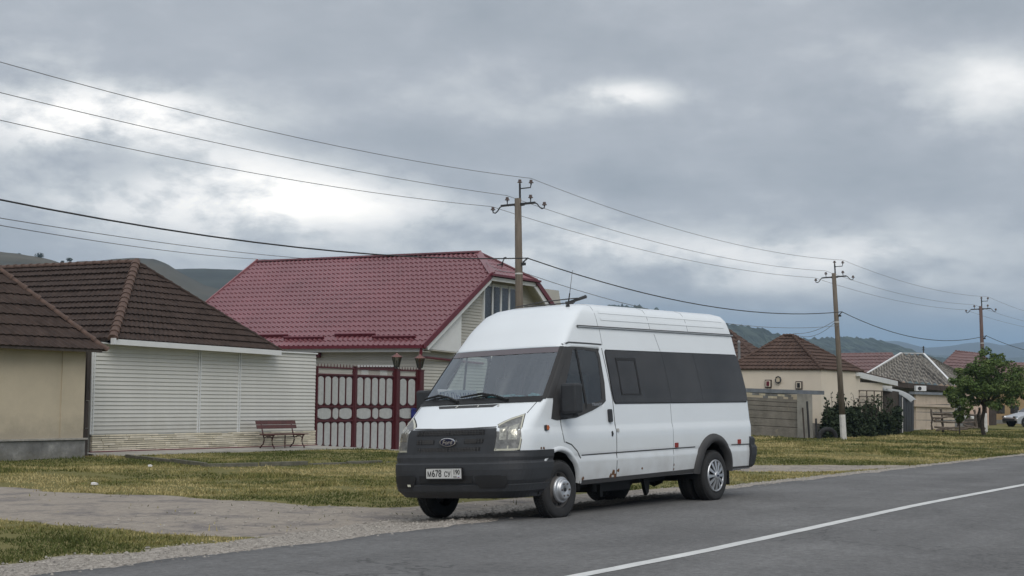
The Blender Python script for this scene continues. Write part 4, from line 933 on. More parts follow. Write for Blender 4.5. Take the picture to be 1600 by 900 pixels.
# number plate
pc = surf(0, .583, .055); Mp = Matrix.Translation(pc) @ Matrix(((0, 0, -1, 0), (-1, 0, 0, 0), (0, 1, 0, 0), (0, 0, 0, 1)))
pl = MB().add([Mp @ Vector(q) for q in ((-.265, -.058, -.02), (.265, -.058, -.02), (.265, .058, -.02), (-.265, .058, -.02), (-.265, -.058, 0), (.265, -.058, 0), (.265, .058, 0), (-.265, .058, 0))], [(4, 5, 6, 7), (0, 1, 5, 4), (1, 2, 6, 5), (2, 3, 7, 6), (3, 0, 4, 7)]).build('number_plate', M['plate'], van)
def T2(x, y, z=.0015): return Mp @ Matrix.Translation((x, y, z))
text('М', .085, M['ink'], T2(-.215, -.012), pl, sx=.85, bold=.001); text('678', .115, M['ink'], T2(-.105, -.004), pl, sx=.85, bold=.001); text('СУ', .085, M['ink'], T2(.055, -.012), pl, sx=.85, bold=.001)
text('190', .080, M['ink'], T2(.190, .012), pl, sx=.85, bold=.001); text('RUS', .028, M['ink'], T2(.170, -.040), pl)
for i, mm in enumerate(('paper', 'blueink', 'redlens')): MB().add([T2(.222, -.034-.006*i) @ Vector(q) for q in ((-.014, -.003, 0), (.014, -.003, 0), (.014, .003, 0), (-.014, .003, 0))], [(0, 1, 2, 3)]).build('flag_stripe', M[mm], pl)
MB().add([Mp @ Vector((x, y, .001)) for x, y in ((.114, -.05), (.117, -.05), (.117, .05), (.114, .05))], [(0, 1, 2, 3)]).build('divider', M['ink'], pl)
fr = MB()
for c_, d_ in (((0, -.066, -.006), (.55, .016, .022)), ((0, .064, -.006), (.55, .008, .022)), ((-.272, 0, -.006), (.01, .13, .022)), ((.272, 0, -.006), (.01, .13, .022))):
    k = MB().box(c_, d_); fr.add([Mp @ Vector(q) for q in k.v], k.f)
fr.build('plate_frame', M['black'], pl)
Mt = Re @ Matrix.Translation((0, .0, .0145))
text('Ford', .068, M['chrome'], Mt, emb, shear=.35, sx=1.15, bold=.0012)
# headlamps
for sd in (1, -1):
    hp = [(1.225, .815), (1.26, 1.13), (1.33, 1.165), (1.42, 1.20), (1.60, 1.245), (1.655, 1.10), (1.66, .95), (1.645, .84), (1.45, .822)]
    hb = fill('headlight', M['lensin'], hp, surf, .004, van, sd, .02)
    fill('headlight_surround', M['lens'], [(1.265, .835), (1.285, .88), (1.62, .90), (1.635, .85), (1.45, .838)], surf, .0075, hb, sd, .002)
    for (a, b, z0, z1) in ((1.29, 1.40, .955, 1.10), (1.43, 1.58, .955, 1.13)):
        fill('reflector', mat('reflector', (.42, .41, .36), .15, .6, var=.5, scale=22), [(a, z0), (b, z0), (b+.01, z1+.01), (a+.01, z1-.02)], surf, .0065, hb, sd, .002)
    for (a, b) in ((1.28, 1.43), (1.45, 1.62)): fill('reflector', M['lensin'], [(a, .855), (b, .855), (b, .905), (a, .905)], surf, .0085, hb, sd, .002)
    o_ = [(u, z) for u, z in hp]; cu = sum(q[0] for q in hp)/9; cz = sum(q[1] for q in hp)/9
    ring_on('lamp_rim', M['lens'], [(cu+(u-cu)*1.0, cz+(z-cz)*1.0) for u, z in hp], [(cu+(u-cu)*.88, cz+(z-cz)*.90) for u, z in hp], surf, .010, hb, sd)
    ring_on('lamp_gap', M['black'], [(cu+(u-cu)*1.07, cz+(z-cz)*1.05) for u, z in hp], [(cu+(u-cu)*.995, cz+(z-cz)*.995) for u, z in hp], surf, .0035, hb, sd)
    # bonnet shut line along the wing
    strip('bonnet_gap', M['gap'], [(1.63, 1.26), (1.665, 1.32), (1.70, 1.38), (1.73, 1.43)], .012, surf, .0025, van, sd)
strip('bonnet_gap', M['gap'], [(0, 1.098), (.4, 1.098), (.8, 1.10), (1.24, 1.108)], .012, surf, .0025, van, 1); strip('bonnet_gap', M['gap'], [(0, 1.098), (.4, 1.098), (.8, 1.10), (1.24, 1.108)], .012, surf, .0025, van, -1)
# bonnet vent slot under the windscreen
for sd, t0, t1 in ((1, 0, 1.15), (-1, 0, 1.25)):
    vz = M['plastic2']
    sheet('bonnet_vent', vz, [(1.345, t0, t1-.05), (1.375, t0, t1)], surf, .004, van, sd, 10, .003)
for y in (-.42, -.12, .2):
    t = abs(y)/.2; F, a, b, W, R = plan(1.36); yl = abs(y); t = yl/(W-b) if yl <= W-b else 1+math.asin(min(1, ((yl-(W-b))/b)**(NE_/2)))/(PI/2); sd = 1 if y < 0 else -1
    MB().tube([surf(t, 1.347, .007, sd), surf(t, 1.373, .007, sd)], .008, 4).build('vent_rib', M['seam'], van)
# door window group on both sides: dark surround, glass, divider, sill with model lettering
for sd in (1, -1):
    outer = [(.80, 1.185), (.92, 1.165), (1.33, 1.19), (1.70, 1.275), (1.93, 1.345), (2.015, 1.39), (2.055, 1.62), (2.06, 1.96), (2.03, 2.045), (1.72, 2.062), (1.40, 2.062), (1.16, 1.77), (.93, 1.50), (.88, 1.44)]
    inner = [(1.10, 1.42), (1.22, 1.395), (1.38, 1.37), (1.62, 1.355), (1.86, 1.385), (1.935, 1.41), (1.97, 1.62), (2.0, 1.92), (1.98, 2.005), (1.75, 2.03), (1.47, 2.025), (1.33, 1.80), (1.14, 1.54), (1.10, 1.46)]
    dw = ring_on('door_window', M['plastic2'], outer, inner, sidept, .006, van, sd)
    fill('pane', M['sideglass'], inner, sidept, .002, dw, sd, .004)
    strip('divider', M['black'], [(1.56, 1.30), (1.545, 2.045)], .035, sidept, .009, dw, sd)
    # seams
    strip('door_gap', M['gap'], [(.99, 1.17), (1.0, 1.0), (1.03, .90)], .011, sidept, .002, van, sd)
    strip('door_gap', M['gap'], [(1.05, .905), (1.18, .87), (1.30, .79), (1.38, .70)], .014, sidept, .003, van, sd)
    strip('door_gap', M['gap'], [(2.19, .44), (2.19, 1.0), (2.175, 1.5), (2.14, 2.06)], .011, sidept, .002, van, sd)
    strip('door_gap', M['gap'], [(1.30, 2.085), (1.42, 2.115), (1.80, 2.112), (2.15, 2.105)], .018, sidept, .004, van, sd)
    strip('panel_gap', M['seaml'], [(3.59, .44), (3.59, 1.34)], .008, sidept, .002, van, sd); strip('panel_gap', M['seaml'], [(3.58, 2.04), (3.50, 2.28)], .008, sidept, .002, van, sd)
    strip('panel_gap', M['seaml'], [(2.17, 2.10), (2.17, 2.30)], .007, sidept, .002, van, sd)
    for sx_ in (2.15, 3.42, 4.43): strip('roof_seam', M['seaml'], [(sx_, 2.34), (sx_, 2.50), (sx_, 2.60), (sx_, 2.64)], .007, sidept, .002, van, sd)
    strip('swage_line', M['gap'], [(1.40, .735), (2.5, .745), (4.17, .755)], .014, sidept, .002, van, sd); strip('swage_line', M['gap'], [(5.20, .755), (5.74, .75)], .014, sidept, .002, van, sd)
    strip('sill', M['plastic2'], [(1.40, .405), (4.16, .435)], .055, sidept, .002, van, sd); strip('sill', M['plastic2'], [(5.2, .43), (5.74, .43)], .03, sidept, .002, van, sd)
    gt = strip('gutter', M['seaml'], [(1.66, 2.318), (5.70, 2.318)], .014, sidept, .022, van, sd, back=.03)
    strip('gutter_shadow_gap', M['black'], [(1.66, 2.332), (5.70, 2.332)], .012, sidept, .014, van, sd)
    for z in (2.44, 2.53): strip('roof_swage', M['van'], [(2.25, z), (5.5, z)], .035, sidept, .005, van, sd, back=.004)
    # dark privacy windows
    wrows = [(1.362, 2.24, 5.73), (1.39, 2.205, 5.77), (1.55, 2.195, 5.78), (1.75, 2.195, 5.755), (1.95, 2.195, 5.72), (2.015, 2.20, 5.69), (2.03, 2.23, 5.65)]
    sheet('window_band', M['black'], [(z, u0-.012, u1+.012) for z, u0, u1 in [(1.350, 2.24, 5.73)]+wrows[1:-1]+[(2.042, 2.23, 5.65)]], sidept, .006, van, sd, 24)
    for nm, a, b, m_ in (('side_window', 0, .3944, M['tint']), ('side_window', .3956, .6344, M['tint']), ('side_window', .6356, 1, M['tint'])):
        sheet(nm, m_, [(z, lerp(u0, u1, a), lerp(u0, u1, b)) for z, u0, u1 in wrows], sidept, .010, van, sd, 10)
    sf = [(2.40, 1.46), (2.88, 1.46), (2.88, 1.94), (2.40, 1.94)]; si = [(2.425, 1.478), (2.845, 1.478), (2.845, 1.905), (2.425, 1.905)]
    ring_on('sliding_pane', M['black'], sf, si, sidept, .015, van, sd)
    # lamps, handle, lock
    fill('side_repeater', M['amber'], [(.665, 1.055), (.70, 1.05), (.725, 1.08), (.71, 1.11), (.675, 1.11)], sidept, .022, van, sd, .03); fill('repeater_base', M['plastic'], [(.635, 1.05), (.675, 1.045), (.68, 1.115), (.645, 1.11)], sidept, .018, van, sd, .02)
    sheet('door_handle', M['plastic'], [(1.125, 2.045, 2.10), (1.14, 2.035, 2.11), (1.27, 2.035, 2.11), (1.285, 2.045, 2.10)], sidept, .028, van, sd, 4, .03)
    fill('lock', M['black'], [(2.075, .955), (2.10, .945), (2.115, .98), (2.10, 1.015), (2.075, 1.005)], sidept, .006, van, sd); fill('catch', M['seam'], [(2.20, 1.0), (2.245, 1.0), (2.245, 1.04), (2.20, 1.04)], sidept, .012, van, sd)
    for s_m in (3.66, 5.42): fill('side_marker', M['redlens'], [(s_m-.035, .765), (s_m+.035, .765), (s_m+.035, .825), (s_m-.035, .825)], sidept, .018, van, sd, .02)
    # arch lips
    for cx, cz, r0, r1, m_, off, a0, a1 in ((FOX, .375, .430, .475, M['van'], .014, .02, PI-.62), (WBX, .385, .43, .53, M['plastic2'], .05, .02, PI-.02)):
        rows = [[], [], [], [], []]
        for a in np.linspace(a0, a1, 28):
            for k, (r, o_) in enumerate(((r1+.012, -.004), (r1, off*.55), (lerp(r0, r1, .5), off), (r0, off), (r0-.012, -.04))): rows[k].append(sidept(cx+r*math.cos(a), max(cz+r*math.sin(a), .40), o_, sd))
        if sd < 0: rows = rows[::-1]
        MB().grid(rows).build('wheel_arch_flare', m_, van, True)
    # mirror
    mr = MB(); c_ = Vector((1.02, -sd*1.12, 1.42)); mr.box(c_, (.16, .23, .36)); mr.box((1.05, -sd*1.03, 1.245), (.14, .26, .10)); mr.box((1.06, -sd*.96, 1.235), (.16, .10, .12))
    mo = mr.build('mirror', M['plastic'], van, bevel=.03); MB().box(c_+Vector((.083, 0, .01)), (.006, .19, .30)).build('mirror_glass', M['chrome'], mo)
    # rear lamp, rear bumper corner, mud flaps
    MB().slab([(5.14, -sd*.95, .20), (5.14, -sd*.66, .20), (5.14, -sd*.66, .48), (5.14, -sd*.95, .48)], (.02, 0, 0)).build('mud_flap', M['black'], van)
rb = MB(); ra = []
for z, o_ in ((.42, .01), (.46, .05), (.60, .07), (.70, .075), (.735, .06), (.74, .045), (.83, .04), (.86, .01)):
    F, a, b, W, R = plan(max(z, .45)); rr = .12; pts = [(5.735, W+.004), (5.735, W+o_*.6)]
    for i in range(7):
        ph = i/6*PI/2; pts.append((R+o_-rr+.04+(rr)*math.sin(ph), W+o_*.6-rr+rr*math.cos(ph)))
    h = [Vector((x, -y, z)) for x, y in pts]; ra.append(h+[Vector((q.x, -q.y, q.z)) for q in h[::-1]])
rb.grid(ra[::-1]); rb.grid([ra[-1], [Vector((q.x-.08, q.y*.95, q.z)) for q in ra[-1]]]).build('rear_bumper', M['plastic'], van, False)
# model lettering on the window sill and antenna
ql = sidept(1.80, 1.345, .011, 1); qx = (sidept(1.9, 1.345, .011, 1)-sidept(1.7, 1.345, .011, 1)).normalized(); qz = (sidept(1.8, 1.37, .011)-sidept(1.8, 1.32, .011)).normalized(); qn = qx.cross(qz)
Mz = Matrix(((qx.x, qz.x, qn.x, ql.x), (qx.y, qz.y, qn.y, ql.y), (qx.z, qz.z, qn.z, ql.z), (0, 0, 0, 1)))
text('TRANSIT', .052, M['steel'], Mz, van, sx=1.15)
ab = surf(1.479, 2.595, .0); MB().tube([ab, ab+Vector((.01, 0, .03))], [.03, .018], 8).tube([ab+Vector((.01, 0, .02)), ab+Vector((.055, .0, .17))], [.011, .008], 5).tube([ab+Vector((.055, 0, .17)), ab+Vector((.135, 0, .47))], [.004, .0025], 5).build('antenna', M['black'], van)
# roof spoiler bar / folded hatch strut on the roof
rbq = MB(); rbq.tube([(2.05, .45, 2.66), (2.25, .1, 2.72), (2.42, -.15, 2.745), (2.47, -.30, 2.75)], .008, 5); rbq.tube([(2.08, .3, 2.66), (2.47, -.24, 2.70)], .008, 5); rbq.tube([(2.46, -.14, 2.70), (2.5, -.40, 2.765)], [.018, .024], 6); rbq.box((2.46, -.16, 2.69), (.08, .08, .05)); rbq.build('roof_strut', M['plastic2'], van)
# rust and dirt patches low on the body
random.seed(3)
for (u, z, r) in ((2.12, .50, .045), (2.16, .46, .035), (2.23, .52, .03), (2.06, .455, .03), (3.60, .53, .02), (3.60, .48, .018), (2.8, .52, .018), (1.44, .45, .03), (.60, .845, .022), (.55, .845, .02)):
    P_ = [(u+r*random.uniform(.5, 1.2)*math.cos(a), z+r*random.uniform(.5, 1.3)*math.sin(a)) for a in np.linspace(0, 2*PI, 9)[:-1]]
    fill('rust_patch', M['rust'], P_, sidept, .0016, van, 1, .001)
# wheels
def wheel(cx, y, kind, sd, dual=False):
    Mw = Matrix.Translation((cx, -sd*y, WR)) @ Matrix.Rotation(-sd*-PI/2, 4, 'X')     # local +z points outwards
    R_ = WR; wd = .20
    wl_ = bpy.data.objects.new('wheel', None); COL.objects.link(wl_); wl_.parent = van; wl_.matrix_local = Mw
    prof = [(.205, -wd), (.30, -wd), (.330, -wd+.015), (R_-.004, -wd+.045), (R_, -wd+.07), (R_, -.07), (R_-.004, -.045), (.330, -.012), (.30, -.002), (.25, -.004), (.218, -.012), (.212, -.03)]
    MB().lathe(prof, None, 40).build('tyre', M['tyre'], wl_, True)
    tr = MB()
    for k in range(60):                    # tread lugs
        a = 2*PI*k/60
        for z0, z1 in ((-.065, -.03), (-.115, -.08), (-.165, -.13)):
            c = Vector(((R_+.002)*math.cos(a), (R_+.002)*math.sin(a), (z0+z1)/2)); tr.box(c, (.010, .026, z1-z0), Matrix.Rotation(a, 3, 'Z'))
    tag(tr.build('tread', M['tyre'], wl_), kind='stuff')
    if kind == 'steel':
        MB().lathe([(.215, -.03), (.205, -.035), (.195, -.07), (.16, -.075), (.15, -.02), (.14, .0)], None, 36).build('rim', M['rimdark'], wl_, True)
        MB().lathe([(.155, -.012), (.152, .012), (.142, .018), (.132, .012), (.118, .04), (.112, .062), (.098, .066), (.06, .060), (.035, .058), (.03, .05), (.0, .05)], None, 32).build('hub', M['steel'], wl_, True)
        nb = MB()
        for k in range(6):
            a = 2*PI*k/6; nb.lathe([(.013, .055), (.013, .072), (.006, .078), (0, .078)], Matrix.Translation((.078*math.cos(a), .078*math.sin(a), 0)), 6)
        nb.build('wheel_nuts', M['rimdark'], wl_); MB().lathe([(.022, .055), (.022, .063), (0, .063)], None, 10).build('hub_cap', M['black'], wl_)
        vt = MB()
        for k in range(10):
            a = 2*PI*k/10; vt.box((.178*math.cos(a), .178*math.sin(a), -.07), (.03, .05, .012), Matrix.Rotation(a, 3, 'Z'))
        vt.build('rim_slots', M['black'], wl_)
    elif kind == 'cover':
        MB().lathe([(.222, -.012), (.218, .004), (.205, .006), (.198, -.010)], None, 40).build('cover_rim', M['steel'], wl_, True)
        MB().lathe([(.20, -.018), (.0, -.018)], None, 30).build('cover_back', M['black'], wl_)
        sp = MB(); n = 12
        for k in range(n):
            a = 2*PI*k/n; R2 = Matrix.Rotation(a, 3, 'Z')
            p = [R2 @ Vector(q) for q in ((.04, -.011, .02), (.04, .011, .02), (.205, .024, .0), (.205, -.024, .0))]; sp.slab(p, (0, 0, -.016))
        sp.build('spokes', M['steel'], wl_); MB().lathe([(.062, -.01), (.058, .024), (.045, .03), (0, .03)], None, 24).build('hub', M['steel'], wl_, True)
        e = MB(); e.lathe([(.03, .030), (.028, .034), (0, .034)], Matrix.Diagonal((1, .5, 1, 1)), 16); e.build('emblem', M['emblem'], wl_)
    else: MB().lathe([(.215, -.03), (.19, -.09), (0, -.09)], None, 20).build('rim', M['rimdark'], wl_)
for sd in (1, -1):
    wheel(FOX, .985, 'steel', sd); wheel(WBX, 1.0, 'cover', sd); wheel(WBX, .76, 'inner', sd)
# cardboard route sign and clutter on the dashboard: they only lie there
def vpt(x, y, z): return MV @ Vector((x, y, z))
sg = thing('route_sign', 'white card with blue lettering propped behind the windscreen of the van', 'sign', vpt(.78, .40, 1.415)); sg.rotation_euler = (MV.to_3x3()).to_euler()
R0 = Matrix.Rotation(-.35, 4, 'Y') @ Matrix.Rotation(.06, 4, 'X')
def sq(x, y, z): return R0 @ Vector((x, y, z))
MB().slab([sq(0, -.30, 0), sq(0, .30, 0), sq(0, .30, .17), sq(0, -.30, .17)], R0.to_3x3() @ Vector((.006, 0, 0))).build('card', M['paper'], sg)
text('НАЛЬЧИК', .125, M['blueink'], R0 @ Matrix.Translation((-.003, 0, .085)) @ Matrix(((0, 0, -1, 0), (-1, 0, 0, 0), (0, 1, 0, 0), (0, 0, 0, 1))), sg, sx=.88)
cl = MB(); random.seed(5)
for i in range(26):
    c = vpt(.84+random.uniform(-.1, .12), -.36+random.uniform(-.36, .30), 1.445+random.uniform(0, .02)); cl.box(c, (.12*random.uniform(.4, 1), .15*random.uniform(.4, 1), .05*random.uniform(.5, 1.3)), Matrix.Rotation(random.uniform(0, 3), 3, 'Z') @ Matrix.Rotation(random.uniform(-.3, .3), 3, 'X'))
tag(cl.build('cloth', M['rag'], None, bevel=.01), 'crumpled teal and blue cloth lying on the dashboard of the van', 'cloth')

# ------------------------------------------------------------------ power poles and wires
PYL = 19.5
def pole(px_, x, lean, lw, label, m, rx=0.0):
    t = thing('utility_pole', label, 'utility pole', (x, PYL, float(zg(x, PYL))-.02), 0, 'power poles along the road'); t.rotation_euler = (rx, lean, 0)
    if lw: MB().tube([(0, 0, 0), (0, 0, 1.0)], [.128, .122], 8).build('whitewashed_foot', M['limewash'], t)
    z0 = 1.0 if lw else 0
    mb = MB(); mb.tube([(0, 0, z0), (0, 0, 3.2), (0, 0, 6.55)], [.122, .105, .085], 10); mb.build('pole', m, t, True)
    a = MB(); a.box((0, -.0, 6.40), (.06, 1.0, .05)).box((.075, 0, 6.40), (.05, .28, .07)); a.build('crossarm', M['iron'], t)
    b = MB(); b.tube([(.02, -.05, 6.35), (.02, -.05, 6.92)], .03, 6); b.tube([(.02, -.05, 6.80), (.02, -.36, 6.80), (.02, -.38, 6.88)], .016, 5); b.build('top_bracket', M['iron'], t)
    ins = MB().lathe([(.0, .0), (.022, .0), (.022, .03), (.065, .035), (.06, .055), (.035, .075), (.045, .085), (.035, .115), (0, .12)], None, 10).mesh('insulator', M['porcelain'])
    for (y, z) in ((-.05, 6.92), (-.38, 6.88), (.33, 6.50), (-.36, 6.50), (.76, 6.28), (-.76, 6.28)):
        o = link('insulator', ins, t); o.location = (.02, y, z)
    h = MB()
    for s in (1, -1):
        h.tube([(.02, s*.48, 6.40), (.02, s*.55, 6.37), (.02, s*.62, 6.28), (.02, s*.69, 6.23), (.02, s*.76, 6.25), (.02, s*.76, 6.30)], .017, 5)
    for y in (.33, -.36): h.tube([(.02, y, 6.40), (.02, y, 6.52)], .014, 5)
    tag(h.build('hooks', M['iron'], t), kind='stuff')
    c = MB(); c.box((0, -.14, 4.86), (.07, .10, .07)).tube([(0, -.12, 4.90), (.05, -.22, 5.0), (.12, -.2, 5.02)], .02, 5); c.build('cable_clamp', M['iron'], t); MB().lathe([(.102, -.02), (.102, .02)], Matrix.Translation((0, 0, 4.62)), 10).build('pole_band', M['limewash'], t)
    return t
pole(812, 33.3, .004, False, 'weathered grey utility pole in front of the red roofed house, nearest the camera', M['pole'], -.033)
pole(1313, 58.2, -.028, True, 'leaning utility pole with whitewashed foot beside the half buried tyre', M['pole'], -.051)
pole(1537, 80.7, .004, True, 'reddish utility pole rising behind the round green tree', M['pole_red'], -.03)
def wire(a, b, sag, r, m, label, cat='wire', group=None, n=18):
    a, b = Vector(a), Vector(b); P = []
    for i in range(n+1):
        t = i/n; q = a.lerp(b, t); q.z -= 4*sag*t*(1-t); P.append(q)
    o = MB().tube(P, r, 4, False).build('wire' if cat == 'wire' else 'cable', m); tag(o, label, cat, group)
PX = [9.6, 33.3, 58.2, 80.7, 106]; L0 = [(-.38, 7.02), (.33, 6.62), (.78, 6.36)]
ofs = [0, .03, -.19, .03, 0]; ofy = [.2, .22, .34, .2, .2]
WG = 'bare wires strung from pole to pole'
names = ['topmost', 'middle', 'lowest']; span = ['to the left of the nearest pole', 'between the nearest and the leaning pole', 'between the leaning pole and the reddish pole', 'running off right from the reddish pole']
for s in range(4):
    for k, (dy, z) in enumerate(L0):
        sg_ = (.42, .30, .40)[k] if s == 0 else (.55, .5, .45)[k]*(.55 if s > 1 else .75)
        wire((PX[s]+ofs[s], PYL+dy+ofy[s], z), (PX[s+1]+ofs[s+1], PYL+dy+ofy[s+1], z), sg_, .0065, M['wire'], f'{names[k]} thin bare wire of the three {span[s]}', 'wire', WG)
    wire((PX[s]+ofs[s]*.7+.1, PYL-.2+ofy[s]*.76, 5.0), (PX[s+1]+ofs[s+1]*.7+.1, PYL-.2+ofy[s+1]*.76, 5.0 if s < 3 else 4.8), (.60, .55, .62, .4)[s], .015, M['cable'], f'thick black cable below the bare wires, {span[s]}', 'cable', 'black cables strung from pole to pole')
wire((33.3, PYL, 4.62), (58.05, PYL+.15, 4.45), .55, .008, M['wire'], 'thin service wire below the black cable, above the van roof', 'wire')
wire((33.32, PYL+.2, 4.65), (45.2, 28.0, 6.15), .12, .008, M['wire'], 'thin service wire from the nearest pole to the bracket on the red roof', 'wire')
bk = thing('roof_bracket', 'small bent iron bracket on the half hip of the red roof', 'bracket', (46.1, 27.9, 6.0)); MB().tube([(0, 0, 0), (-.1, -.1, .22), (-.0, -.1, .38), (.12, -.1, .4)], .025, 5).tube([(-.3, .0, .1), (-.05, -.05, .15)], .02, 4).build('hook', M['iron'], bk)
def far(px, py, d): return at(px, py, d)
for (pa, pb, lb) in (((-40, 334), (525, 407), 'upper of the two thin wires passing behind the red roof ridge'), ((-40, 345), (425, 406), 'lower of the two thin wires passing behind the red roof ridge')):
    wire(far(*pa, 34), far(*pb, 66), .15, .010, M['wire'], lb)
R1A = at(1240, 521, 68.0)
wire((58.05, PYL+.2, 4.72), R1A, .18, .010, M['wire'], 'upper service wire from the leaning pole to the brown roofed house'); wire((58.05, PYL+.25, 4.62), R1A+Vector((.2, 0, -.04)), .30, .010, M['wire'], 'lower service wire from the leaning pole to the brown roofed house')

# ------------------------------------------------------------------ houses and yards to the right
def base(px, d, z=0.0): p = at(px, 640, d); return Vector((p.x, p.y, z))
def zat(px, py, d): return at(px, py, d).z
# cream house with the hipped brown roof
h4 = thing('house', 'pale cream house with hipped brown roof and two tiny windows behind the concrete panel wall', 'house')
fA, fB, fC = base(1138, 66.5), base(1283, 64), base(1344, 67.5); fD = fA+fC-fB; zE4 = zat(1283, 577, 64)
wall_prism(h4, [fA.xy, fB.xy, fC.xy, fD.xy], -.3, zE4-.02, M['cream2'])
ov = 1.045; cc = (fA+fC)/2
def o4(p): q = cc+(p-cc)*ov; q.z = zE4; return q
a4, b4, c4, d4 = map(o4, (fA, fB, fC, fD)); apL = at(1225, 524.5, 67.4); apR = at(1239, 524.5, 66.8)
roof_face(h4, (a4, apL), (b4, apR), 10, M['brown2'], .045, .015, .2, rag=.008); roof_face(h4, (b4, apR), (c4, apR), 10, M['brown2'], .045, .015, .2, rag=.008)
roof_face(h4, (c4, apR), (d4, apL), 10, M['brown2'], .04, .0, .3); roof_face(h4, (d4, apL), (a4, apL), 10, M['brown2'], .04, .0, .3)
for a, b, n in ((b4, apR, 16), (c4, apR, 14), (a4, apL, 16), (apL, apR, 3)): caps(h4, a+Vector((0, 0, .03)), b+Vector((0, 0, .04)), n, .075, M['brown2'])
u4 = (fB-fA).normalized(); n4 = Vector((u4.y, -u4.x, 0))
def on_wall(px, py, d=65.0):             # point on the front wall of the cream house under a pixel
    r = ray(px, py); rn = Vector(r); C = Vector((0, 0, CAM_H)); t = (fA-C).dot(n4)/rn.dot(n4); return C+rn*t
R4 = Matrix((u4, -n4, Vector((0, 0, 1)))).transposed()
for px, py, mm in ((1201, 599.5, 'redtrim'), (1249, 602, 'black')):
    c = on_wall(px, py); wn = MB().box(c+n4*.01, (.30, .10, .34), R4).build('window', M['darkwood'], h4); MB().box(c+n4*.03, (.22, .10, .26), R4).build('frame', M['cream2'], wn); MB().box(c+n4*.055, (.13, .08, .20), R4).build('pane', M[mm], wn)
c = on_wall(1217, 593.5); wl2 = thing('wall_lamp', 'dark ring shaped wall lamp between the two tiny windows of the cream house', 'wall lamp', c+n4*.03); wl2.rotation_euler = R4.to_euler()
MB().tube([(.13*math.cos(a), -.05, .13*math.sin(a)*1.05) for a in np.linspace(0, 2*PI, 9)], .03, 6).build('ring', M['iron'], wl2); MB().box((0, -.03, 0), (.16, .05, .16)).build('lamp_glass', M['cream'], wl2)
0 and MB().slab([on_wall(1272, 576, 0)+n4*.02, on_wall(1283, 577)+n4*.02, on_wall(1283, 616)+n4*.02, on_wall(1272, 616)+n4*.02], n4*.02).build('wall_strip', M['cream2'], h4)
# low annex to its right with a white eave box
h5 = thing('annex', 'low cream annex with white eave box to the right of the cream house', 'building')
gA, gB = base(1340, 67.6), base(1379, 70.6); back5 = Vector((2.0, 4.5, 0))
wall_prism(h5, [gA.xy, gB.xy, (gB+back5).xy, (gA+back5).xy], -.3, zat(1340, 597, 67.6), M['cream2'])
ea, eb = at(1337, 589, 67.2), at(1403, 603, 72.2); MB().slab([ea, eb, eb+Vector((0, 0, .22)), ea+Vector((0, 0, .26))], (.25, .55, 0)).build('eave_box', M['white'], h5)
MB().slab([ea+Vector((0, 0, .27)), eb+Vector((0, 0, .23)), eb+back5+Vector((0, 0, .5)), ea+back5+Vector((0, 0, .5))], (0, 0, .04)).build('roof', M['brown2'], h5)
MB().box(at(1338, 585, 67.4), (.5, .4, .16)).build('gutter_corner', M['white'], h5)
# concrete panel wall (shed) in front of the cream house
sh = thing('panel_wall', 'weathered ribbed concrete panel wall with slate coping and bits of brickwork on top', 'wall')
dS0, dS1 = 63.6, 61.6; TS = (0.5, 1.2, 0)
yl = [(615.5, 620.5, 'brick'), (620.5, 626, 'pan'), (626, 633, 'pan'), (633, 640.5, 'pan'), (640.5, 652.5, 'pan'), (652.5, 664.5, 'pan'), (664.5, 681, 'pan')]
def shp(px, yy): t = (px-1170)/90; return at(px, yy+(px-1170)*.053, lerp(dS0, dS1, t))
for (ya, yb, kind) in yl[1:]:
    pts = [shp(1160, yb-.8), shp(1257, yb-.8), shp(1257, ya), shp(1160, ya)]
    o = MB().slab(pts, TS).build('panel', M['conc_fence'], sh)
    if yb-ya > 9:
        n = 11
        for i in range(n):                # raised pyramid relief
            x0, x1 = 1162+95*i/n, 1162+95*(i+1)/n; q = [shp(x0+.4, yb-1.2), shp(x1-.4, yb-1.2), shp(x1-.4, ya+1.2), shp(x0+.4, ya+1.2)]; c = sum(q, Vector())/4-Vector((.3, .95, 0))*.30
            if i == 0: rl = MB()
            rl.add(q+[c], [(0, 1, 4), (1, 2, 4), (2, 3, 4), (3, 0, 4)])
        tag(rl.build('panel_relief', M['conc_fence'], sh), kind='stuff')
MB().slab([shp(1160, 681.2)+Vector((.06, .16, 0)), shp(1257, 681.2)+Vector((.06, .16, 0)), shp(1257, 613)+Vector((.06, .16, 0)), shp(1160, 613)+Vector((.06, .16, 0))], (.3, .8, 0)).build('joint_backing', M['darkwood'], sh)
for r in range(2):
    x = 1160
    while x < 1259:
        w_ = random.uniform(6, 11); x1 = min(x+w_, 1260); ya = 613.2+r*3.7
        MB().slab([shp(x+.25, ya+3.5), shp(x1-.25, ya+3.5), shp(x1-.25, ya), shp(x+.25, ya)], (.3+random.uniform(0, .1), .8, 0)).build('brick', random.choice([M['stone'], M['conc_fence'], M['cream'], M['plinth']]), sh); x = x1
MB().slab([shp(1156, 613), shp(1288, 610.5), shp(1288, 604.5), shp(1156, 607)], (1.0, 2.2, 0)).build('coping', M['coping'], sh)
pf = at(1266, 684, 61.2); MB().slab([at(1262, 684.5, 61.3), at(1270, 684.5, 61.2), at(1269, 616, 61.2), at(1261, 615.5, 61.3)], (.2, .5, 0)).build('end_post', M['concrete'], sh)
for (xa, ya, xb, yb2, r, lb) in ((1254, 637, 1257, 683, .035, 'thin dark pipe leaning on the panel wall'), (1261, 627, 1264.5, 683.5, .045, 'dark iron pipe standing at the end of the panel wall'), (1275, 654, 1275.5, 683, .04, 'short dark post between the panel wall and the tyre')):
    tag(MB().tube([at(xb, yb2+1, 60.9), at(xa, ya, 60.9)], r, 6).build('post', M['iron'] if 'iron' in lb or 'short' in lb else M['darkwood']), lb, 'post')
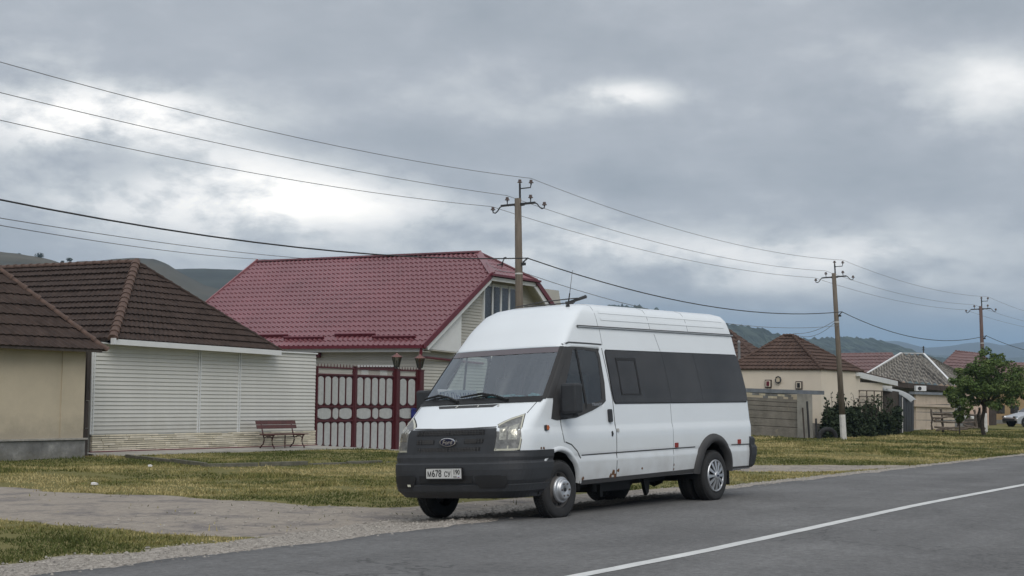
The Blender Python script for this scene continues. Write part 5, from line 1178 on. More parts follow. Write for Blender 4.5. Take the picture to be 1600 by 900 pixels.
MB().slab([at(1270, 684, 61.6), at(1330, 684, 66.0), at(1330, 667, 66.0), at(1270, 661, 61.6)], (.1, .3, 0)).build('plinth', M['coping'] if 0 else M['concrete'], h4)
# half buried tyre
ty = thing('tyre', 'old black tyre half buried upright in the grass by the leaning pole', 'tyre', base(1293, 60.5)); ty.location.z = .0
dv = (base(1307, 60.5)-base(1279, 60.5)).normalized(); Mt_ = Matrix((dv, Vector((0, 0, 1)), dv.cross(Vector((0, 0, 1))))).transposed().to_4x4()
MB().lathe([(.24, -.09), (.33, -.11), (.40, -.085), (.415, 0), (.40, .085), (.33, .11), (.24, .09), (.23, .0), (.24, -.09)], Matrix.Translation((0, 0, .06)) @ Mt_, 32).build('tread', M['tyre'], ty, True)
# slatted rack on the annex wall
rk = thing('rack', 'pale slatted wooden rack standing against the annex wall above the hedge', 'rack', base(1357, 68.4))
ra_, rb_ = base(1338, 67.4)-rk.location, base(1375, 69.6)-rk.location
for z in (1.98, 1.72, 1.45):
    bar(rk, 'slat', ra_+Vector((0, -.12, z)), rb_+Vector((0, -.12, z)), .04, .05, M['wood'])
for t in (.02, .34, .66, .98): q = ra_.lerp(rb_, t); MB().box(q+Vector((0, -.1, 1.0)), (.04, .04, 2.0)).build('upright', M['wood'], rk)
# porch with curved canopy and dark metal gate
po = thing('porch', 'dark metal yard gate under a curved grey canopy beyond the hedge', 'porch')
q0, q1, q2 = at(1376, 676, 73), at(1405, 676, 74.5), at(1428, 674, 79); 
MB().slab([Vector((q0.x, q0.y, 0)), Vector((q1.x, q1.y, 0)), Vector((q1.x, q1.y, zat(1405, 612, 74.5))), Vector((q0.x, q0.y, zat(1376, 608, 73)))], (.05, .1, 0)).build('side_panel', M['darkwood'], po)
gdark = mat('blue_black_metal', (.010, .011, .018), .5, var=.2)
for i in range(6):
    x0, x1 = lerp(1405, 1428, i/6), lerp(1405, 1428, (i+1)/6)-.3; d0, d1 = lerp(74.5, 79, i/6), lerp(74.5, 79, (i+1)/6); a, b = base(x0, d0), base(x1, d1); zt0, zt1 = zat(x0, lerp(616, 628, i/6), d0), zat(x1, lerp(616, 628, (i+1)/6), d1)
    MB().slab([a, b, Vector((b.x, b.y, zt1)), Vector((a.x, a.y, zt0))], (.04, .03, 0)).build('gate_board', gdark, po)
MB().tube([base(1410, 75.2), Vector((*base(1410, 75.2).xy, zat(1409.5, 621, 75.2)))], .03, 5).build('post', M['limewash'], po)
rows = [[], [], [], []]
for i in range(13):
    t = i/12; d = lerp(72.4, 77.2, t); p = at(lerp(1378, 1424, t), 609+18.5*t**2.2, d); q = at(lerp(1384, 1432, t), 607.5+17*t**2.6, d+1.3)
    rows[0].append(p+Vector((0, 0, -.05))); rows[1].append(p); rows[2].append(p.lerp(q, .5)+Vector((0, 0, .05))); rows[3].append(q)
MB().grid(rows).build('canopy', mat('canopy_sheet', (.42, .43, .43), .45, var=.15), po, False)
MB().slab([at(1376, 607, 73.2), at(1394, 608, 73.2), at(1394, 603, 73.2), at(1376, 602, 73.2)], (.1, .3, 0)).build('top_board', M['white'], po)
# grey corrugated roofed house
h6 = thing('house', 'house with grey corrugated hipped roof edged in white boards, beyond the curved canopy', 'house')
rL, rR = at(1408, 553, 92), at(1443, 554, 91); eL, eR = at(1344, 591, 88), at(1490.5, 603, 86.5); eB = at(1512, 588, 97); 
fl6 = [Vector((*at(1352, 640, 88.8).xy, 0)), Vector((*at(1487, 640, 87.4).xy, 0)), Vector((*at(1507, 640, 97).xy, 0)), Vector((*at(1372, 640, 98).xy, 0))]
wall_prism(h6, [p.xy for p in fl6], -.3, eR.z-.02, M['plinth'])
def corr(parent, eA, eBv, rA, rBv, m, wl=.30):
    n_ = (eBv-eA).cross(rA-eA).normalized(); n_ = n_ if n_.z > 0 else -n_; u = (eBv-eA).normalized()
    for k in range(3):
        v0, v1 = k/3-(.01 if k else 0), (k+1)/3; rows = []
        for v, dz in ((v0, .02), ((v0+v1)/2, .01), (v1, 0)):
            a, b = eA.lerp(rA, v), eBv.lerp(rBv, v); N_ = int((eBv-eA).length/wl*4); rows.append([a.lerp(b, i/N_)+n_*(dz+.075*math.sin(2*PI*(a.lerp(b, i/N_)-eA).dot(u)/wl)) for i in range(N_+1)])
        MB().grid(rows).build('roof_sheet', m, parent)
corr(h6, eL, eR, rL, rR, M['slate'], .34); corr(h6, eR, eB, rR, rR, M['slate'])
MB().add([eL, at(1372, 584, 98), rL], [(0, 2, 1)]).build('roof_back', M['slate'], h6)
for a, b in ((eL, rL), (eR, rR), (rL, rR)): bar(h6, 'hip_board', a+Vector((0, 0, .05)), b+Vector((0, 0, .07)), .115, .06, M['white'])
MB().slab([eL+Vector((.2, .3, -.32)), eR+Vector((-.2, .3, -.30)), eR+Vector((-.2, .3, -.02)), eL+Vector((.2, .3, -.02))], (.05, .2, 0)).build('frieze', M['darkwood'], h6)
an = thing('aerial', 'thin aerial mast on the ridge of the grey corrugated roof', 'aerial', rR); MB().tube([(0, 0, 0), (0, 0, .5)], .04, 5).tube([(-.14, .05, .28), (.14, -.05, .28)], .015, 4).tube([(-.1, .04, .4), (.1, -.04, .4)], .015, 4).build('mast', M['iron'], an)
ac = thing('air_conditioner', 'white air conditioner unit on the wall below the grey corrugated roof', 'air conditioner', at(1438, 607, 86.0)); ac.rotation_euler = (0, 0, -.85)
MB().box((0, 0, 0), (.62, .26, .30)).build('case', M['white'], ac, bevel=.02); MB().lathe([(.11, .0), (.11, .012), (.10, .014), (0, .014)], Matrix.Translation((-.1, -.131, 0)) @ Matrix.Rotation(PI/2, 4, 'X'), 18).build('fan_grille', M['iron'], ac)
# cream concrete fence in front of it
cf = thing('concrete_fence', 'cream concrete panel fence with dark coping behind the rail pen', 'fence'); pkm = mat('cream_concrete', (.50, .42, .34), .92, var=.12, scale=1.5, bump=.3)
xs_ = [1431, 1447, 1463, 1479, 1492]
for i in range(4):
    for ya0, yb0 in ((616, 631.5), (634.5, 643.5), (644, 656), (656.5, 671)):
        d0, d1 = lerp(82.5, 86, (xs_[i]-1431)/61), lerp(82.5, 86, (xs_[i+1]-1431)/61); sl_ = .05
        pts = [at(xs_[i]+.15, yb0+(xs_[i]-1431)*.0, d0), at(xs_[i+1]-.15, yb0+(xs_[i+1]-1431)*.0, d1), at(xs_[i+1]-.15, ya0+(xs_[i+1]-1431)*sl_*.6, d1), at(xs_[i]+.15, ya0+(xs_[i]-1431)*sl_*.6, d0)]
        MB().slab(pts, (.05, .12, 0)).build('panel', pkm, cf)
for ya0, yb0, o_, m_, nm in ((612, 616, 1.5, M['coping'], 'coping'), (631, 635, 1.2, pkm, 'ledge')):
    pts = [at(1429, yb0, 82.2), at(1493, yb0+2.2, 85.8), at(1493, ya0+2.2, 85.8), at(1429, ya0, 82.2)]; MB().slab(pts, (.15, .35, 0)).build(nm, m_, cf)
MB().slab([at(1429, 674, 82.3), at(1493, 674, 85.8), at(1493, 671, 85.8), at(1429, 671, 82.3)], (.1, .3, 0)).build('base', M['concrete'], cf)
# roofs further back
def far_house(name, label, foot, zb, ridge, m, wallm, courses=6, hip=True):
    """foot: eave corners front-left, front-right, back-right, back-left; ridge: two points"""
    t = thing('house', label, 'house'); fl_, fr2, br, bl = foot; z = fl_.z; cc_ = sum(foot, Vector())/4
    wall_prism(t, [(cc_+(p-cc_)*.94).xy for p in foot], zb, min(p.z for p in foot)-.02, wallm)
    roof_face(t, (fl_, ridge[0]), (fr2, ridge[1]), courses, m, .05, .02, .25); roof_face(t, (fr2, ridge[1]), (br, ridge[1]), courses, m, .05, .02, .25)
    roof_face(t, (br, ridge[1]), (bl, ridge[0]), courses, m, .03, 0, .5); roof_face(t, (bl, ridge[0]), (fl_, ridge[0]), courses, m, .03, 0, .5)
    caps(t, ridge[0], ridge[1]+Vector((.02, .02, 0)), 10, .1, m); caps(t, fr2, ridge[1], 10, .09, m); caps(t, fl_, ridge[0], 10, .09, m); return t
d = 84
h7 = far_house('house', 'house with dark brown hipped roof partly hidden behind the rear of the van', [at(1085, 570, 78), at(1196, 571, 76), at(1215, 566, 86), at(1100, 566, 88)], -.3, (at(1120, 513, 83), at(1142, 517, 81)), M['brown2'], M['cream2'], 9)
ch = link('chimney', MB().tube([at(1155, 565, 76), at(1154.5, 535, 76)], .07, 8).tube([at(1154.5, 535, 76), at(1154.4, 531.5, 76)], [.10, .02], 8).mesh('chimney', mat('zinc', (.22, .22, .23), .5, .3)), h7)
h8 = far_house('house', 'house with long reddish tiled roof behind the grey corrugated roof', [at(1290, 590, 92), at(1412, 588, 90), at(1418, 578, 104), at(1300, 578, 106)], -.3, (at(1312, 553, 98), at(1393, 552, 97)), M['brown3'], M['pink'], 7)
h9 = far_house('house', 'house with reddish hipped roof left of the round tree', [at(1462, 580, 112), at(1512, 582, 108), at(1560, 576, 122), at(1500, 574, 126)], -.3, (at(1494, 548.5, 116), at(1535, 553, 118)), M['brown3'], M['pink'], 7)
h10 = far_house('house', 'ochre house with dark reddish roof behind the silver car', [at(1505, 601, 112), at(1650, 602, 112), at(1680, 590, 128), at(1535, 590, 128)], -.3, (at(1560, 567, 119), at(1650, 568, 119)), M['brown3'], M['ochre'], 8)
o10 = at(1577, 650, 111.5)
for px0, px1 in ((1562, 1570), (1585, 1592)):
    wq = MB().slab([at(px0, 646.5, 111.2), at(px1, 646.5, 111.2), at(px1, 633, 111.2), at(px0, 633, 111.2)], (.05, .3, 0)).build('window', M['iron'], h10)
    MB().slab([at(px0+1, 645.5, 111.1), at(px1-1, 645.5, 111.1), at(px1-1, 634.5, 111.1), at(px0+1, 634.5, 111.1)], (.03, .1, 0)).build('pane', M['house_glass'], wq)
MB().slab([at(1552, 662, 111.0), at(1640, 663, 111.0), at(1640, 657, 111.0), at(1552, 656, 111.0)], (.1, .4, 0)).build('plinth', M['plinth'], h10)
dd = thing('yard_door', 'tall dark wooden yard door behind the tree trunk', 'door', base(1551, 104)); a, b = base(1546, 104)-dd.location, base(1557, 104)-dd.location
for i in range(5):
    p, q = a.lerp(b, i/5), a.lerp(b, (i+.94)/5); MB().slab([p, q, q+Vector((0, 0, 1.55)), p+Vector((0, 0, 1.55))], (.05, .05, 0)).build('board', M['darkwood'], dd)
yw = thing('yard_wall', 'pinkish yard wall with a dark opening behind the rail pen', 'wall', base(1515, 100)); a, b = base(1492, 98)-yw.location, base(1545, 104)-yw.location
MB().slab([a, b, b+Vector((0, 0, 1.65)), a+Vector((0, 0, 1.75))], (.1, .25, 0)).build('wall', M['pink'], yw); p, q = a.lerp(b, .18), a.lerp(b, .80)
MB().slab([p+Vector((-.1, -.25, 0)), q+Vector((-.1, -.25, 0)), q+Vector((-.1, -.25, .75)), p+Vector((-.1, -.25, .75))], (.05, .1, 0)).build('opening', M['darkwood'], yw)
for px_, z in ((1507.5, .62), (1519, .60)):
    tag(MB().lathe([(0, -.1), (.12, -.08), (.13, .05), (.06, .12), (.04, .16), (0, .16)], Matrix.Translation(base(px_, 96.5)+Vector((0, 0, z))), 10).build('canister', M['white']), 'white canister on the shelf behind the rails, ' + ('left one' if px_ < 1510 else 'right one'), 'canister')
sh2 = tag(MB().slab([base(1500, 97)+Vector((0, 0, .47)), base(1530, 98)+Vector((0, 0, .47)), base(1530, 98)+Vector((.2, .5, .47)), base(1500, 97)+Vector((.2, .5, .47))], (0, 0, .05)).slab([base(1502, 97), base(1504, 97), base(1504, 97)+Vector((0, 0, .47)), base(1502, 97)+Vector((0, 0, .47))], (.1, .2, 0)).slab([base(1526, 98), base(1528, 98), base(1528, 98)+Vector((0, 0, .47)), base(1526, 98)+Vector((0, 0, .47))], (.1, .2, 0)).build('shelf', M['wood']), 'low dark wooden shelf behind the rails carrying two white canisters', 'shelf')
# pole and rail pen
rp = thing('rail_fence', 'rough pen of crooked poles and rails around the tree trunk', 'fence')
random.seed(11); DP = 78.5
def stick(p, q, r, name, wob=.05):
    n = 6; P = [p.lerp(q, i/n)+Vector((random.uniform(-wob, wob), random.uniform(-wob, wob), random.uniform(-wob, wob))) for i in range(n+1)]; MB().tube(P, [r*random.uniform(.8, 1.2) for _ in P], 6).build(name, M['wood'], rp)
for xa, ya, xb, yb in ((1455, 640, 1457, 671), (1470.5, 639, 1474, 677), (1496, 650, 1497, 667), (1522, 641, 1525, 668), (1531, 636, 1532, 670)): stick(at(xa, ya, DP), at(xb, yb, DP), .06, 'rail_post', .03)
for xa, ya, xb, yb in ((1457, 645.5, 1522, 649), (1458, 648, 1535, 648.5), (1458, 653, 1492, 651.5), (1459, 659.5, 1523, 660), (1458, 657, 1470, 652.5), (1459, 668, 1540, 669), (1462, 671.5, 1512, 671), (1505, 664, 1527, 668)): stick(at(xa, ya, DP-.2), at(xb, yb, DP-.2), .05, 'rail', .035)
# silver car
car = thing('parked_car', 'silver hatchback parked in front of the ochre house', 'car', base(1586, 100))
ud = (base(1640, 100.5)-base(1570, 99.6)).normalized(); car.rotation_euler = (0, 0, math.atan2(ud.y, ud.x)); car.location = base(1575, 100)
def car_build():
    prof = [(.0, .42), (.02, .62), (.25, .74), (.95, .90), (1.15, .94), (1.75, 1.34), (2.2, 1.45), (3.0, 1.44), (3.6, 1.28), (3.95, .98), (4.05, .8), (4.08, .4)]
    ys = [-.83, -.80, -.62, 0, .62, .80, .83]; rows = []
    for y in (-.84, -.835, -.79, -.66, -.3, .3, .66, .79, .835, .84):
        k = abs(y)/.84; r = []
        for i, (x, z) in enumerate(prof):
            tuck = (z-.9)*.28 if z > .9 else 0
            yy = y*(1-(tuck if k > .7 else tuck*.9)/.84*.9); zz = z-(.05 if k > .9 else 0)*(1 if z > .5 else 0)-(.03*k*k if z > .6 else 0)
            r.append((x+.10*k*k*(1 if x < .5 else 0)-.1*k*k*(1 if x > 3.9 else 0), yy, zz))
        rows.append(r)
    mb = MB().grid(rows); side = rows[0]
    for rr in (rows[0], rows[-1]): mb.add([(x, y, z) for x, y, z in rr]+[(3.9, rr[0][1], .22), (.15, rr[0][1], .22)], [tuple(range(len(rr)+2))])
    mb.build('body', M['silver'], car, False, .02)
    for s in (-1, 1):
        wy = s*.735
        MB().slab([(1.28, wy*1.09, .95), (2.25, wy*1.09, .97), (2.25, wy*.955, 1.37), (1.82, wy*.955, 1.33)], (0, s*.012, 0)).build('side_window', M['house_glass'], car); MB().slab([(2.32, wy*1.09, .97), (3.2, wy*1.09, .98), (3.0, wy*.955, 1.36), (2.32, wy*.955, 1.37)], (0, s*.012, 0)).build('side_window', M['house_glass'], car)
        for cx in (.78, 3.32):
            Mw = Matrix.Translation((cx, s*.85, .29)) @ Matrix.Rotation(-s*PI/2, 4, 'X'); Ma = Matrix.Translation((cx, s*.838, .31)) @ Matrix.Rotation(-s*PI/2, 4, 'X')
            MB().lathe([(0, .0), (.36, .0), (.36, .012), (0, .012)], Ma, 20).build('wheel_arch', M['black'], car); wl_ = MB().lathe([(.18, -.18), (.27, -.18), (.295, -.14), (.295, -.03), (.27, .0), (.19, .0), (.18, -.02)], Mw, 24).build('wheel', M['tyre'], car)
            MB().lathe([(.185, -.01), (.17, .012), (.05, .02), (0, .02)], Mw, 12).build('rim', M['steel'], wl_)
        MB().box((.12, s*.62, .63), (.16, .28, .12)).build('headlight', M['chrome'], car); MB().box((1.45, s*.93, 1.0), (.10, .16, .11)).build('mirror', M['silver'], car, bevel=.02)
    MB().add([(1.2, -.66, .975), (1.2, .66, .975), (1.74, .56, 1.352), (1.74, -.56, 1.352)], [(0, 1, 2, 3)]).build('windscreen', M['house_glass'], car); MB().box((.02, 0, .45), (.06, 1.3, .16)).build('bumper', M['plastic'], car)
car_build()

# ------------------------------------------------------------------ foliage
def leaves(name, m, pts, size, parent, asp=.55, up=.35):
    pts = np.asarray(pts, float); n = len(pts); a = rng.normal(size=(n, 3)); a[:, 2] *= .7; a /= np.linalg.norm(a, axis=1)[:, None]; b = rng.normal(size=(n, 3)); b -= (b*a).sum(1)[:, None]*a; b /= np.linalg.norm(b, axis=1)[:, None]
    s = size*rng.uniform(.6, 1.3, n)[:, None]; V = np.stack([pts-a*s, pts+b*s*asp, pts+a*s, pts-b*s*asp], 1).reshape(-1, 3); F = np.arange(4*n).reshape(n, 4)
    return link(name, fast_mesh(name, V, F, m), parent)
def clumps(cs, per):
    out = []
    for c, r in cs:
        v = rng.normal(size=(per, 3)); v /= np.linalg.norm(v, axis=1)[:, None]; rad = r*rng.uniform(.25, 1.0, per)**.45; q = np.array(c)+v*rad[:, None]*np.array((1, 1, .75)); out.append(q)
    return np.concatenate(out)
tr = thing('tree', 'round topped dark green tree with a gnarled trunk growing inside the rail pen', 'tree', base(1535, 70)); o = tr.location
tk = MB(); tp = [at(1538.5, 684, 70)-o, at(1536, 674, 70)-o, at(1534, 662, 70)-o, at(1536, 650, 70)-o, at(1538, 636, 70)-o]; tp[0].z = -.1; tk.tube(tp, [.13, .09, .11, .08, .07], 8)
for (px_, py_, dd_) in ((1500, 600, .5), (1520, 575, -.4), (1545, 565, .6), (1570, 590, -.5), (1590, 605, .3), (1535, 600, -.8)): e_ = at(px_, py_, 70+dd_)-o; tk.tube([tp[4], tp[4].lerp(e_, .5)+Vector((0, 0, .2)), e_], [.06, .045, .02], 5)
tk.tube([at(1531, 668, 70)-o, at(1528, 650, 70)-o, at(1531, 638, 70)-o], [.07, .06, .05], 6); tk.build('trunk', M['bark'], tr, True)
cs = []; random.seed(21)
for i in range(165):
    px_, py_ = random.gauss(1545, 36), random.gauss(600, 20)
    if ((px_-1545)/62)**2+((py_-600)/40)**2 > 1 or py_ > 637: continue
    cs.append((at(px_, py_, 70+random.uniform(-1.6, 1.6)*math.sqrt(max(0, 1-((px_-1545)/66)**2)))-o, random.uniform(.15, .36)))
for px_, py_ in ((1492, 612), (1500, 590), (1510, 580), (1530, 562), (1536, 552), (1552, 556), (1563, 558), (1568, 566), (1540, 548), (1487, 622), (1592, 612), (1598, 600), (1520, 628), (1580, 628), (1600, 620), (1560, 632)): cs.append((at(px_, py_, 70+random.uniform(-.5, .5))-o, random.uniform(.15, .28)))
leaves('crown', M['leaf'], clumps(cs, 125), .060, tr)
sp = thing('sapling', 'bright green leafy sapling at the left of the round tree', 'tree', base(1499, 74)); o = sp.location; MB().tube([(0, 0, -.05), (.03, 0, .7), (0, 0, 1.3)], [.04, .03, .02], 6).build('trunk', M['bark'], sp)
cs = [(at(px_, py_, 74+random.uniform(-.4, .4))-o, random.uniform(.16, .30)) for px_, py_ in ((1485, 608), (1490, 618), (1497, 612), (1500, 628), (1492, 632), (1503, 640), (1497, 648), (1506, 622), (1512, 636), (1486, 626), (1499, 656), (1508, 648), (1480, 614))]
leaves('crown', M['leaf2'], clumps(cs, 110), .08, sp)
hd = thing('hedge', 'dark overgrown rose hedge with stray shoots along the cream house wall', 'hedge', base(1345, 64)); o = hd.location; cs = []; random.seed(31)
for i in range(150):
    px_ = random.uniform(1292, 1402); top_ = 641-8*math.sin((px_-1290)/112*PI)*.7+random.uniform(-1, 6); py_ = random.uniform(top_, 684-(px_-1292)*.07); d_ = lerp(61.5, 69.5, (px_-1292)/110)+random.uniform(-.5, .7); cs.append((at(px_, py_, d_)-o, random.uniform(.2, .38)))
leaves('foliage', M['hedge'], clumps(cs, 130), .075, hd)
st = MB(); fl_p = []
for i in range(46):
    px_ = random.uniform(1290, 1392); d_ = lerp(61.5, 69, (px_-1292)/110); p = at(px_, 660, d_)-o; h_ = random.uniform(.7, 1.25); q = p+Vector((random.uniform(-.3, .2), random.uniform(-.2, .2), h_)); st.tube([p, p.lerp(q, .6)+Vector((.04, 0, .05)), q], [.014, .012, .008], 4); fl_p += [q+Vector((random.uniform(-.08, .08), random.uniform(-.08, .08), -k*.09)) for k in range(6)]
st.build('shoots', M['bark'], hd); leaves('shoot_leaves', M['hedge'], np.array([tuple(q) for q in fl_p]), .08, hd)
# litter and stones
for (px_, py_, lb, s_) in ((147, 757, 'crumpled white and red wrapper on the grass beside the dirt drive', .07), (235, 731, 'scrap of white paper lying on the lawn left of the kerb corner', .06), (210, 714, 'pale broken slab at the left end of the kerb', .10), (388, 729, 'small white stone on the front kerb', .05)):
    r = ray(px_, py_); t = CAM_H/-r[2]; p = Vector((r[0]*t, r[1]*t, 0)); p.z = float(zg(p.x, p.y))+.03; q = MB(); bm_ = [(math.cos(a)*s_*random.uniform(.6, 1.1), math.sin(a)*s_*random.uniform(.4, .8), random.uniform(0, .015)) for a in np.linspace(0, 2*PI, 10)[:-1]]
    q.add(bm_+[(0, 0, .022)]+[(x, y, -.02) for x, y, z in bm_], [(i, (i+1) % 9, 9) for i in range(9)]+[(i, 10+i, 10+(i+1) % 9, (i+1) % 9) for i in range(9)]); ob = q.build('wrapper' if 'wrapper' in lb else ('paper' if 'paper' in lb else 'stone'), M['litter']); ob.location = p; tag(ob, lb, 'litter' if 'w' in lb[:18] else 'stone')
# loose gravel
def scatter_mesh(name, m, P, S, flat=.6):
    n = len(P); base_v = np.array([(1, 0, 0), (0, 1, 0), (-1, 0, 0), (0, -1, 0), (0, 0, 1), (0, 0, -1)], float); A = rng.uniform(0, 2*PI, n); ca, sa = np.cos(A), np.sin(A)
    v = base_v[None]*(rng.uniform(.6, 1.2, (n, 6, 1)))*S[:, None, None]*np.array((1, .75, flat)); x = v[..., 0]*ca[:, None]-v[..., 1]*sa[:, None]; y = v[..., 0]*sa[:, None]+v[..., 1]*ca[:, None]
    V = np.stack([x, y, v[..., 2]], -1)+P[:, None, :]; Ft = np.array([(0, 1, 4), (1, 2, 4), (2, 3, 4), (3, 0, 4)]); F = (np.arange(n)[:, None, None]*6+Ft[None]).reshape(-1, 3); return fast_mesh(name, V.reshape(-1, 3), F, m)
n = 42000; X = 7+rng.uniform(0, 1, n)**1.3*40; Y = rng.uniform(YE-.15, 13.5, n); keep = (gravel_mask(X, Y) > .35)*(rng.uniform(0, 1, n) < .9) + (drive_mask(X, Y) > .5)*(rng.uniform(0, 1, n) < .22) > 0; X, Y = X[keep], Y[keep]
S = .007+rng.uniform(0, 1, len(X))**5*.028; gm = mat('gravel_stone', (.31, .285, .25), .95, var=.55, scale=23, col2=(.17, .155, .14))
tag(link('gravel', scatter_mesh('gravel', gm, np.stack([X, Y, zg(X, Y)+S*.15], 1), S)), kind='stuff')
# grass
def grass_mat():
    m = bpy.data.materials.new('grass_blade'); m.use_nodes = True; t = m.node_tree; n = t.nodes; l = t.links; p = n['Principled BSDF']; p.inputs['Roughness'].default_value = .8; p.inputs['Specular IOR Level'].default_value = .15
    a = n.new('ShaderNodeAttribute'); a.attribute_name = 'dry'; r = n.new('ShaderNodeValToRGB'); l.new(a.outputs['Fac'], r.inputs[0]); e = r.color_ramp.elements; e[0].position = 0; e[0].color = (.075, .09, .027, 1); e[1].position = 1; e[1].color = (.42, .35, .17, 1)
    for q, c in ((.3, (.135, .14, .045)), (.6, (.235, .21, .08))): z = e.new(q); z.color = c+(1,)
    l.new(r.outputs[0], p.inputs['Base Color']); return m
n = 720000; dd_ = rng.uniform(0, 1, n)**1.5; D = 11+dd_*82; A = YAW+rng.uniform(-.37, .37, n); X, Y = D*np.sin(A), D*np.cos(A)
ok = (Y > YE+.25)*(Y < 28)*(drive_mask(X, Y) < .38+.9*(fbm(X, Y, 3.5, 3, 77)-.5)+rng.normal(0, .2, n))*(gravel_mask(X, Y) < .32+rng.normal(0, .2, n))*~((X > 25.4)*(X < 41)*(Y > 25.75))*~((X < 24.6)*(Y > 25.45))*~((X > 40.2)*(Y > 27.2)*(X < 52)); ok &= fbm(X, Y, 1.3, 3, 55) > .33+.10*(rng.uniform(0, 1, n)-.5)
X, Y, D = X[ok], Y[ok], D[ok]; n = len(X); pat = fbm(X, Y, .30, 3, 60); pat2 = fbm(X, Y, 1.7, 3, 61)
dry = np.clip((pat-.5)*3.4+(pat2-.5)*1.6+.33+rng.normal(0, .16, n)+.12*smooth(23, 17, Y)*smooth(14, 22, X)-.25*smooth(23.3, 25.5, Y)*(X < 42), 0, 1)
tall = 1+1.3*smooth(24.9, 25.5, Y)*(X < 24.8)*(fbm(X, Y, 2.2, 2, 88) > .5)+1.2*smooth(.62, .75, fbm(X, Y, .8, 3, 66))
H = rng.uniform(.014, .043, n)*tall*(1+.5*(D > 45)); Wd = .0042+.00028*D; an_ = rng.uniform(0, 2*PI, n); lx, ly = rng.normal(0, .45, n)*H, rng.normal(0, .45, n)*H; Z = zg(X, Y)-.008
c, s = np.cos(an_)*Wd, np.sin(an_)*Wd; V = np.stack([np.stack([X-c, Y-s, Z], 1), np.stack([X+c, Y+s, Z], 1), np.stack([X+lx, Y+ly, Z+H], 1)], 1).reshape(-1, 3); me = fast_mesh('grass', V, np.arange(3*n).reshape(n, 3), grass_mat())
a = me.attributes.new('dry', 'FLOAT', 'POINT'); a.data.foreach_set('value', np.repeat(dry, 3).astype(np.float32)); tag(link('grass', me), kind='stuff')

# ------------------------------------------------------------------ hills
def hill(name, sky_pts, d, depth, m, seed, rough=.02, zb=-6, bumps=0.0):
    xs_ = np.linspace(sky_pts[0][0], sky_pts[-1][0], 170); ys_ = np.interp(xs_, [q[0] for q in sky_pts], [q[1] for q in sky_pts]); top = np.array([at(x, y, d) for x, y in zip(xs_, ys_)]); fw = np.array([_F[0], _F[1], 0]); fw /= np.linalg.norm(fw); rows = []
    for t in list(np.linspace(-1, 0, 26))+[.15, .5, 1.0]:
        k = (1-abs(t))**1.15 if t < 0 else (1-t)**1.3; r = []
        for i, p in enumerate(top):
            q = p+fw*depth*t; amp = (p[2]-zb); u, v_ = q[0]/depth*3, q[1]/depth*3
            gul = abs(float(fbm(u, v_, 1.3, 4, seed))-.5)*amp*.5*math.sin(PI*min(1, abs(t))) if t < 0 else 0
            z = zb+amp*k-gul+(float(fbm(u*6, v_*6, 2, 3, seed+3))-.5)*amp*rough
            if bumps and abs(t) < .5: z += max(0, float(vnoise(i*.9, t*60, 1, seed+5))-.45)*bumps*(1-abs(t))
            r.append((q[0], q[1], z))
        rows.append(r)
    return tag(MB().grid([list(reversed(r)) for r in rows]).build(name, m, None, not bumps), kind='structure')
dryhill = mat('dry_hill_grass', (.068, .058, .038), .95, var=.45, scale=.018, col2=(.04, .044, .026), spot=((.022, .028, .016), .35, .03))
darkhill = mat('green_hill', (.038, .044, .032), .95, var=.4, scale=.015, col2=(.022, .03, .022), spot=((.06, .055, .04), .15, .02))
wood_ = mat('wooded_hill', (.035, .05, .028), .95, var=.5, scale=.03, col2=(.022, .034, .02), spot=((.11, .105, .06), .10, .006))
hill('hill', [(-500, 388), (-200, 386), (0, 393), (30, 396), (60, 401), (90, 409), (130, 425), (200, 450), (300, 480)], 700, 520, dryhill, 3)
hill('hill', [(-300, 430), (0, 418), (100, 410), (140, 407), (213, 404), (240, 405), (262, 413), (285, 428), (320, 446), (380, 462)], 850, 560, dryhill, 8)
hill('hill', [(100, 430), (220, 424), (280, 420.5), (330, 420), (385, 421.5), (430, 424), (500, 436), (700, 478), (900, 500), (960, 510), (1060, 525), (1140, 540)], 1100, 700, darkhill, 14)
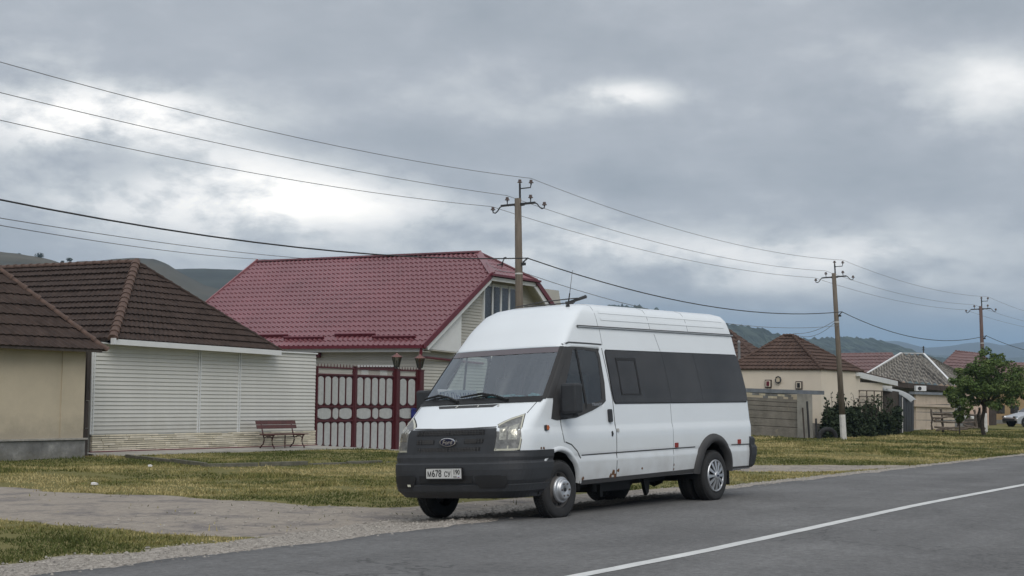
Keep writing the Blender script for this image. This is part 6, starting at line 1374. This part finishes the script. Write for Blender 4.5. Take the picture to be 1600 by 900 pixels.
hill('hill', [(880, 500), (930, 485), (965, 478), (1000, 480), (1060, 492), (1135, 508), (1165, 511), (1185, 516), (1200, 521), (1215, 523), (1222, 526), (1250, 536), (1300, 550)], 1500, 700, wood_, 20, .03, bumps=8)
hill('hill', [(1150, 547), (1220, 536), (1270, 530), (1330, 529), (1350, 529), (1385, 536), (1410, 546), (1440, 556), (1500, 565)], 1900, 800, wood_, 25, .03, bumps=7)
hill('mountain', [(1000, 540), (1200, 534), (1400, 532), (1450, 543), (1500, 539), (1530, 533), (1570, 540), (1650, 528), (1800, 524), (2100, 520)], 5200, 2500, darkhill, 31, .05)
hill('mountain', [(1100, 548), (1300, 546), (1430, 553), (1520, 556), (1580, 558), (1620, 556), (1800, 550)], 3600, 1500, wood_, 35, .05)
for (px_, py_, s_) in ((62, 401, 2.0), (98, 409, 1.4), (109, 408, 2.0), (30, 396, .9), (140, 408, .8)):
    d_ = 700 if px_ < 90 else 760; p = at(px_, py_+3, d_); t = thing('hill_tree', {62: 'dark bushy tree on the left hill crest, leftmost of the large ones', 98: 'lower of the two dark bushes in the dip between the left hills', 109: 'wider of the two dark bushes in the dip between the left hills', 30: 'tiny bush at the far left of the hill crest', 140: 'tiny bush on the crest right of the dip'}[px_], 'tree', p)
    MB().tube([(0, 0, -2), (0, 0, s_*.6)], s_*.1, 5).build('trunk', M['bark'], t); leaves('crown', M['hedge'], clumps([((random.uniform(-.5, .5)*s_, random.uniform(-.5, .5)*s_, s_*random.uniform(.3, 1.0)), s_*.55) for _ in range(7)], 40), s_*.16, t)
# ------------------------------------------------------------------ haze
hz_b = MB().box((3000, 3000, 129), (16000, 16000, 260)).build('haze', None); tag(hz_b, kind='stuff')
hm = bpy.data.materials.new('haze'); hm.use_nodes = True; hm.node_tree.nodes.clear(); hv = hm.node_tree.nodes.new('ShaderNodeVolumePrincipled'); ho = hm.node_tree.nodes.new('ShaderNodeOutputMaterial'); hm.node_tree.links.new(hv.outputs[0], ho.inputs['Volume'])
hv.inputs['Color'].default_value = (.55, .76, 1, 1); hv.inputs['Density'].default_value = .0002; hz_b.data.materials.append(hm)
